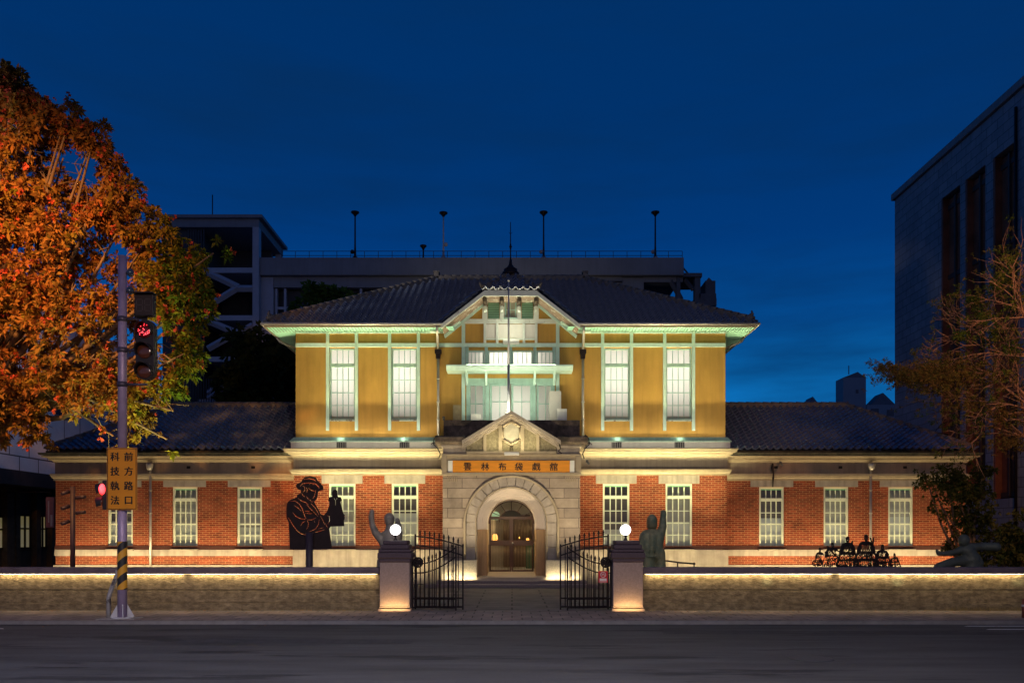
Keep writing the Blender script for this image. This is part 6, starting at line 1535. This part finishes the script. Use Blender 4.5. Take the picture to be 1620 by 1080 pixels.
for (ya, yb_) in bays:
    b = MB(); b.box(XB+0.30, XB+0.89, ya+0.02, yb_-0.13, 3.3, zt1-0.1); w = b.build('window_bay', WG, tb_)
    b = MB()
    ym = (ya+yb_)/2
    b.box(XB+0.20, XB+0.297, ym-0.05, ym+0.05, 3.3, zt1-0.1)
    for z in (3.25, 6.6, 10.2, 13.8, 17.1): b.box(XB+0.25, XB+0.298, ya+0.02, ym-0.051, z, z+0.22); b.box(XB+0.25, XB+0.298, ym+0.051, yb_-0.13, z, z+0.22)
    b.build('bay_frame', mat('brown_frame', (0.07, 0.045, 0.038), 0.6), w)
b = MB()
for (px, z) in ((1486, 9.5), (1500, 6.4)): yy = yat(px); b.tube([(XB, yy, z), (XB-0.7, yy-0.1, z+0.1), (XB-0.3, yy, z+0.5), (XB, yy, z+0.6)], 0.03, 5)
b.tube([(XB-0.08, yat(1610), 0), (XB-0.08, yat(1610), 19)], 0.06, 6); b.build('service_pipe', IRON, tb_)
# pale building at the left edge
tl = thing('pale_office', 'pale panelled building with dark shop floor and lit windows beyond the brick wing', 'building', (-27, 36, 0))
PANW = brick_mat('pale_wall_panels', (0.62, 0.63, 0.70), (0.58, 0.59, 0.66), (0.10, 0.10, 0.12), 1.35, 2.45, 0.03, 0.02, 0.0, nv=(0.9, 1.1))
XL = -20.2
b = MB(); b.box(XL-14, XL, 24, 47, 4.1, 11.5); b.build('upper_wall', PANW, tl)
b = MB(); b.box(XL-14, XL-1.2, 24, 47, 0, 4.098); b.build('shop_wall', mat('dark_shopfront', (0.040, 0.032, 0.026), 0.6, 0.4, 2, 0.3, 6), tl)
b = MB(); b.box(XL-14.2, XL+0.15, 23.8, 47.2, 3.7, 4.3); b.build('fascia', mat('dark_fascia', (0.030, 0.028, 0.032), 0.6, 0.3, 3), tl)
def yl(px): return -XL*F/(810-px)
for (pa, pb, z0, z1) in ((6, 20, 6.3, 8.4), (86, 111, 6.9, 8.4)):
    b = MB(); b.box(XL-0.02, XL+0.05, yl(pa), yl(pb), z0, z1); w = b.build('window', mat('steel_window', (0.10, 0.12, 0.16), 0.4), tl)
    b = MB(); n = 3
    for k in range(n): ya, yb_ = yl(pa)+(yl(pb)-yl(pa))*(k+0.08)/n, yl(pa)+(yl(pb)-yl(pa))*(k+0.92)/n; b.box(XL+0.052, XL+0.06, ya, yb_, z0+0.12, z1-0.12)
    b.build('pane', mat('night_pane', (0.02, 0.03, 0.05), 0.08, spec=0.8), w)
GLOWG = simple_emit('dim_yellow_window', (0.42, 0.34, 0.09), 0.22)
XS = XL-1.2
def ys_l(px): return -XS*F/(810-px)
for (pa, pb, z0, z1) in ((-18, 6, 1.15, 2.4), (29, 46, 1.15, 2.5), (60, 71, 1.15, 2.5)):
    b = MB(); b.box(XS+0.001, XS+0.03, ys_l(pa), ys_l(pb), z0, z1); w = b.build('lit_window', GLOWG, tl)
    b = MB(); ya, yb_ = ys_l(pa), ys_l(pb); ym = (ya+yb_)/2
    for y_ in (ya, ym, yb_): b.box(XS+0.031, XS+0.07, y_-0.05, y_+0.05, z0-0.05, z1+0.05)
    for z in (z0-0.08, (z0+z1)/2+0.1, z1+0.02): b.box(XS+0.032, XS+0.068, ya, yb_, z, z+0.07)
    b.build('window_bars', IRON, w)
b = MB()
for (px, w_) in ((8, 0.5), (20, 0.3), (53, 0.35), (76, 0.2)): y_ = ys_l(px); b.box(XS+0.001, XS+0.25, y_-w_/2, y_+w_/2, 0, 3.69)
b.build('shop_pillar', mat('timber_pillar', (0.06, 0.045, 0.03), 0.7, 0.3, 5), tl)
t = thing('hanging_banner', 'pink and white vertical shop banner on the dark shopfront by the wing corner', 'sign', (X(78, 33), 33, 1))
b = MB(); b.box(X(72.5, 33), X(84.5, 33), 33, 33.06, Z(834, 33), Z(786, 33)); b.build('panel', mat('banner_pink', (0.36, 0.16, 0.17), 0.7), t)
b = MB(); b.box(X(76, 33), X(78, 33), 32.985, 32.998, Z(826, 33), Z(792, 33)); b.box(X(80, 33), X(83, 33), 32.985, 32.998, Z(832, 33), Z(814, 33)); b.build('print', mat('banner_white', (0.55, 0.5, 0.5), 0.7), t)
b = MB(); b.tube([(X(78.5, 33), 33.03, Z(786, 33)), (X(78.5, 33), 33.03, Z(778, 33)), (XS, 33.03, Z(778, 33))], 0.02, 5); b.build('bracket', IRON, t)
# far buildings at the right on the skyline
D7 = 130.0
FAR = mat('distant_render', (0.22, 0.25, 0.30), 0.9, 0.1, 0.1)
def fb(label, name, boxes, roofs=(), wins=(), extra=()):
    t = thing(name, label, 'building', (X((boxes[0][0]+boxes[0][1])/2, D7), D7, 0)); b = MB()
    for (a, c, d, e, dy) in boxes: b.box(X(a, D7), X(c, D7), D7+dy, D7+dy+3, Z(d, D7), Z(e, D7))
    b.build('wall', FAR, t)
    b = MB()
    for (a, c, m_, base, top) in roofs: b.prism([(X(a, D7), Z(base, D7)+0.01), (X(c, D7), Z(base, D7)+0.01), (X(m_, D7), Z(top, D7))], D7+0.01, D7+2.9)
    for e in extra: b.tube([(X(e[0], D7), D7+2, Z(e[1], D7)), (X(e[0], D7), D7+2, Z(e[2], D7))], 0.08, 4)
    if roofs or extra: b.build('roof', mat('distant_roof', (0.12, 0.14, 0.18), 0.8), t)
    for (a, c, d, e) in wins: w = MB(); w.box(X(a, D7), X(c, D7), D7-0.06, D7-0.001, Z(d, D7), Z(e, D7)); w.build('window', mat('distant_window', (0.05, 0.06, 0.09), 0.3), t)
fb('distant tower with angled top on the skyline above the wing roof', 'distant_tower', [(1334, 1370, 860, 597, 0)], [(1334, 1370, 1357, 597, 588)], [(1354, 1358, 622, 616)], [(1351, 588, 574)])
fb('low distant block with flat roof left of the skyline tower', 'distant_block', [(1270, 1333, 860, 637, 0)], [(1280, 1294, 1286, 637, 627)], [])
fb('distant gabled apartment house right of the skyline tower', 'distant_house', [(1371, 1418, 860, 640, 0)], [(1378, 1417, 1397, 640, 621)], [(1378, 1390, 655, 646), (1403, 1414, 658, 648)], [])
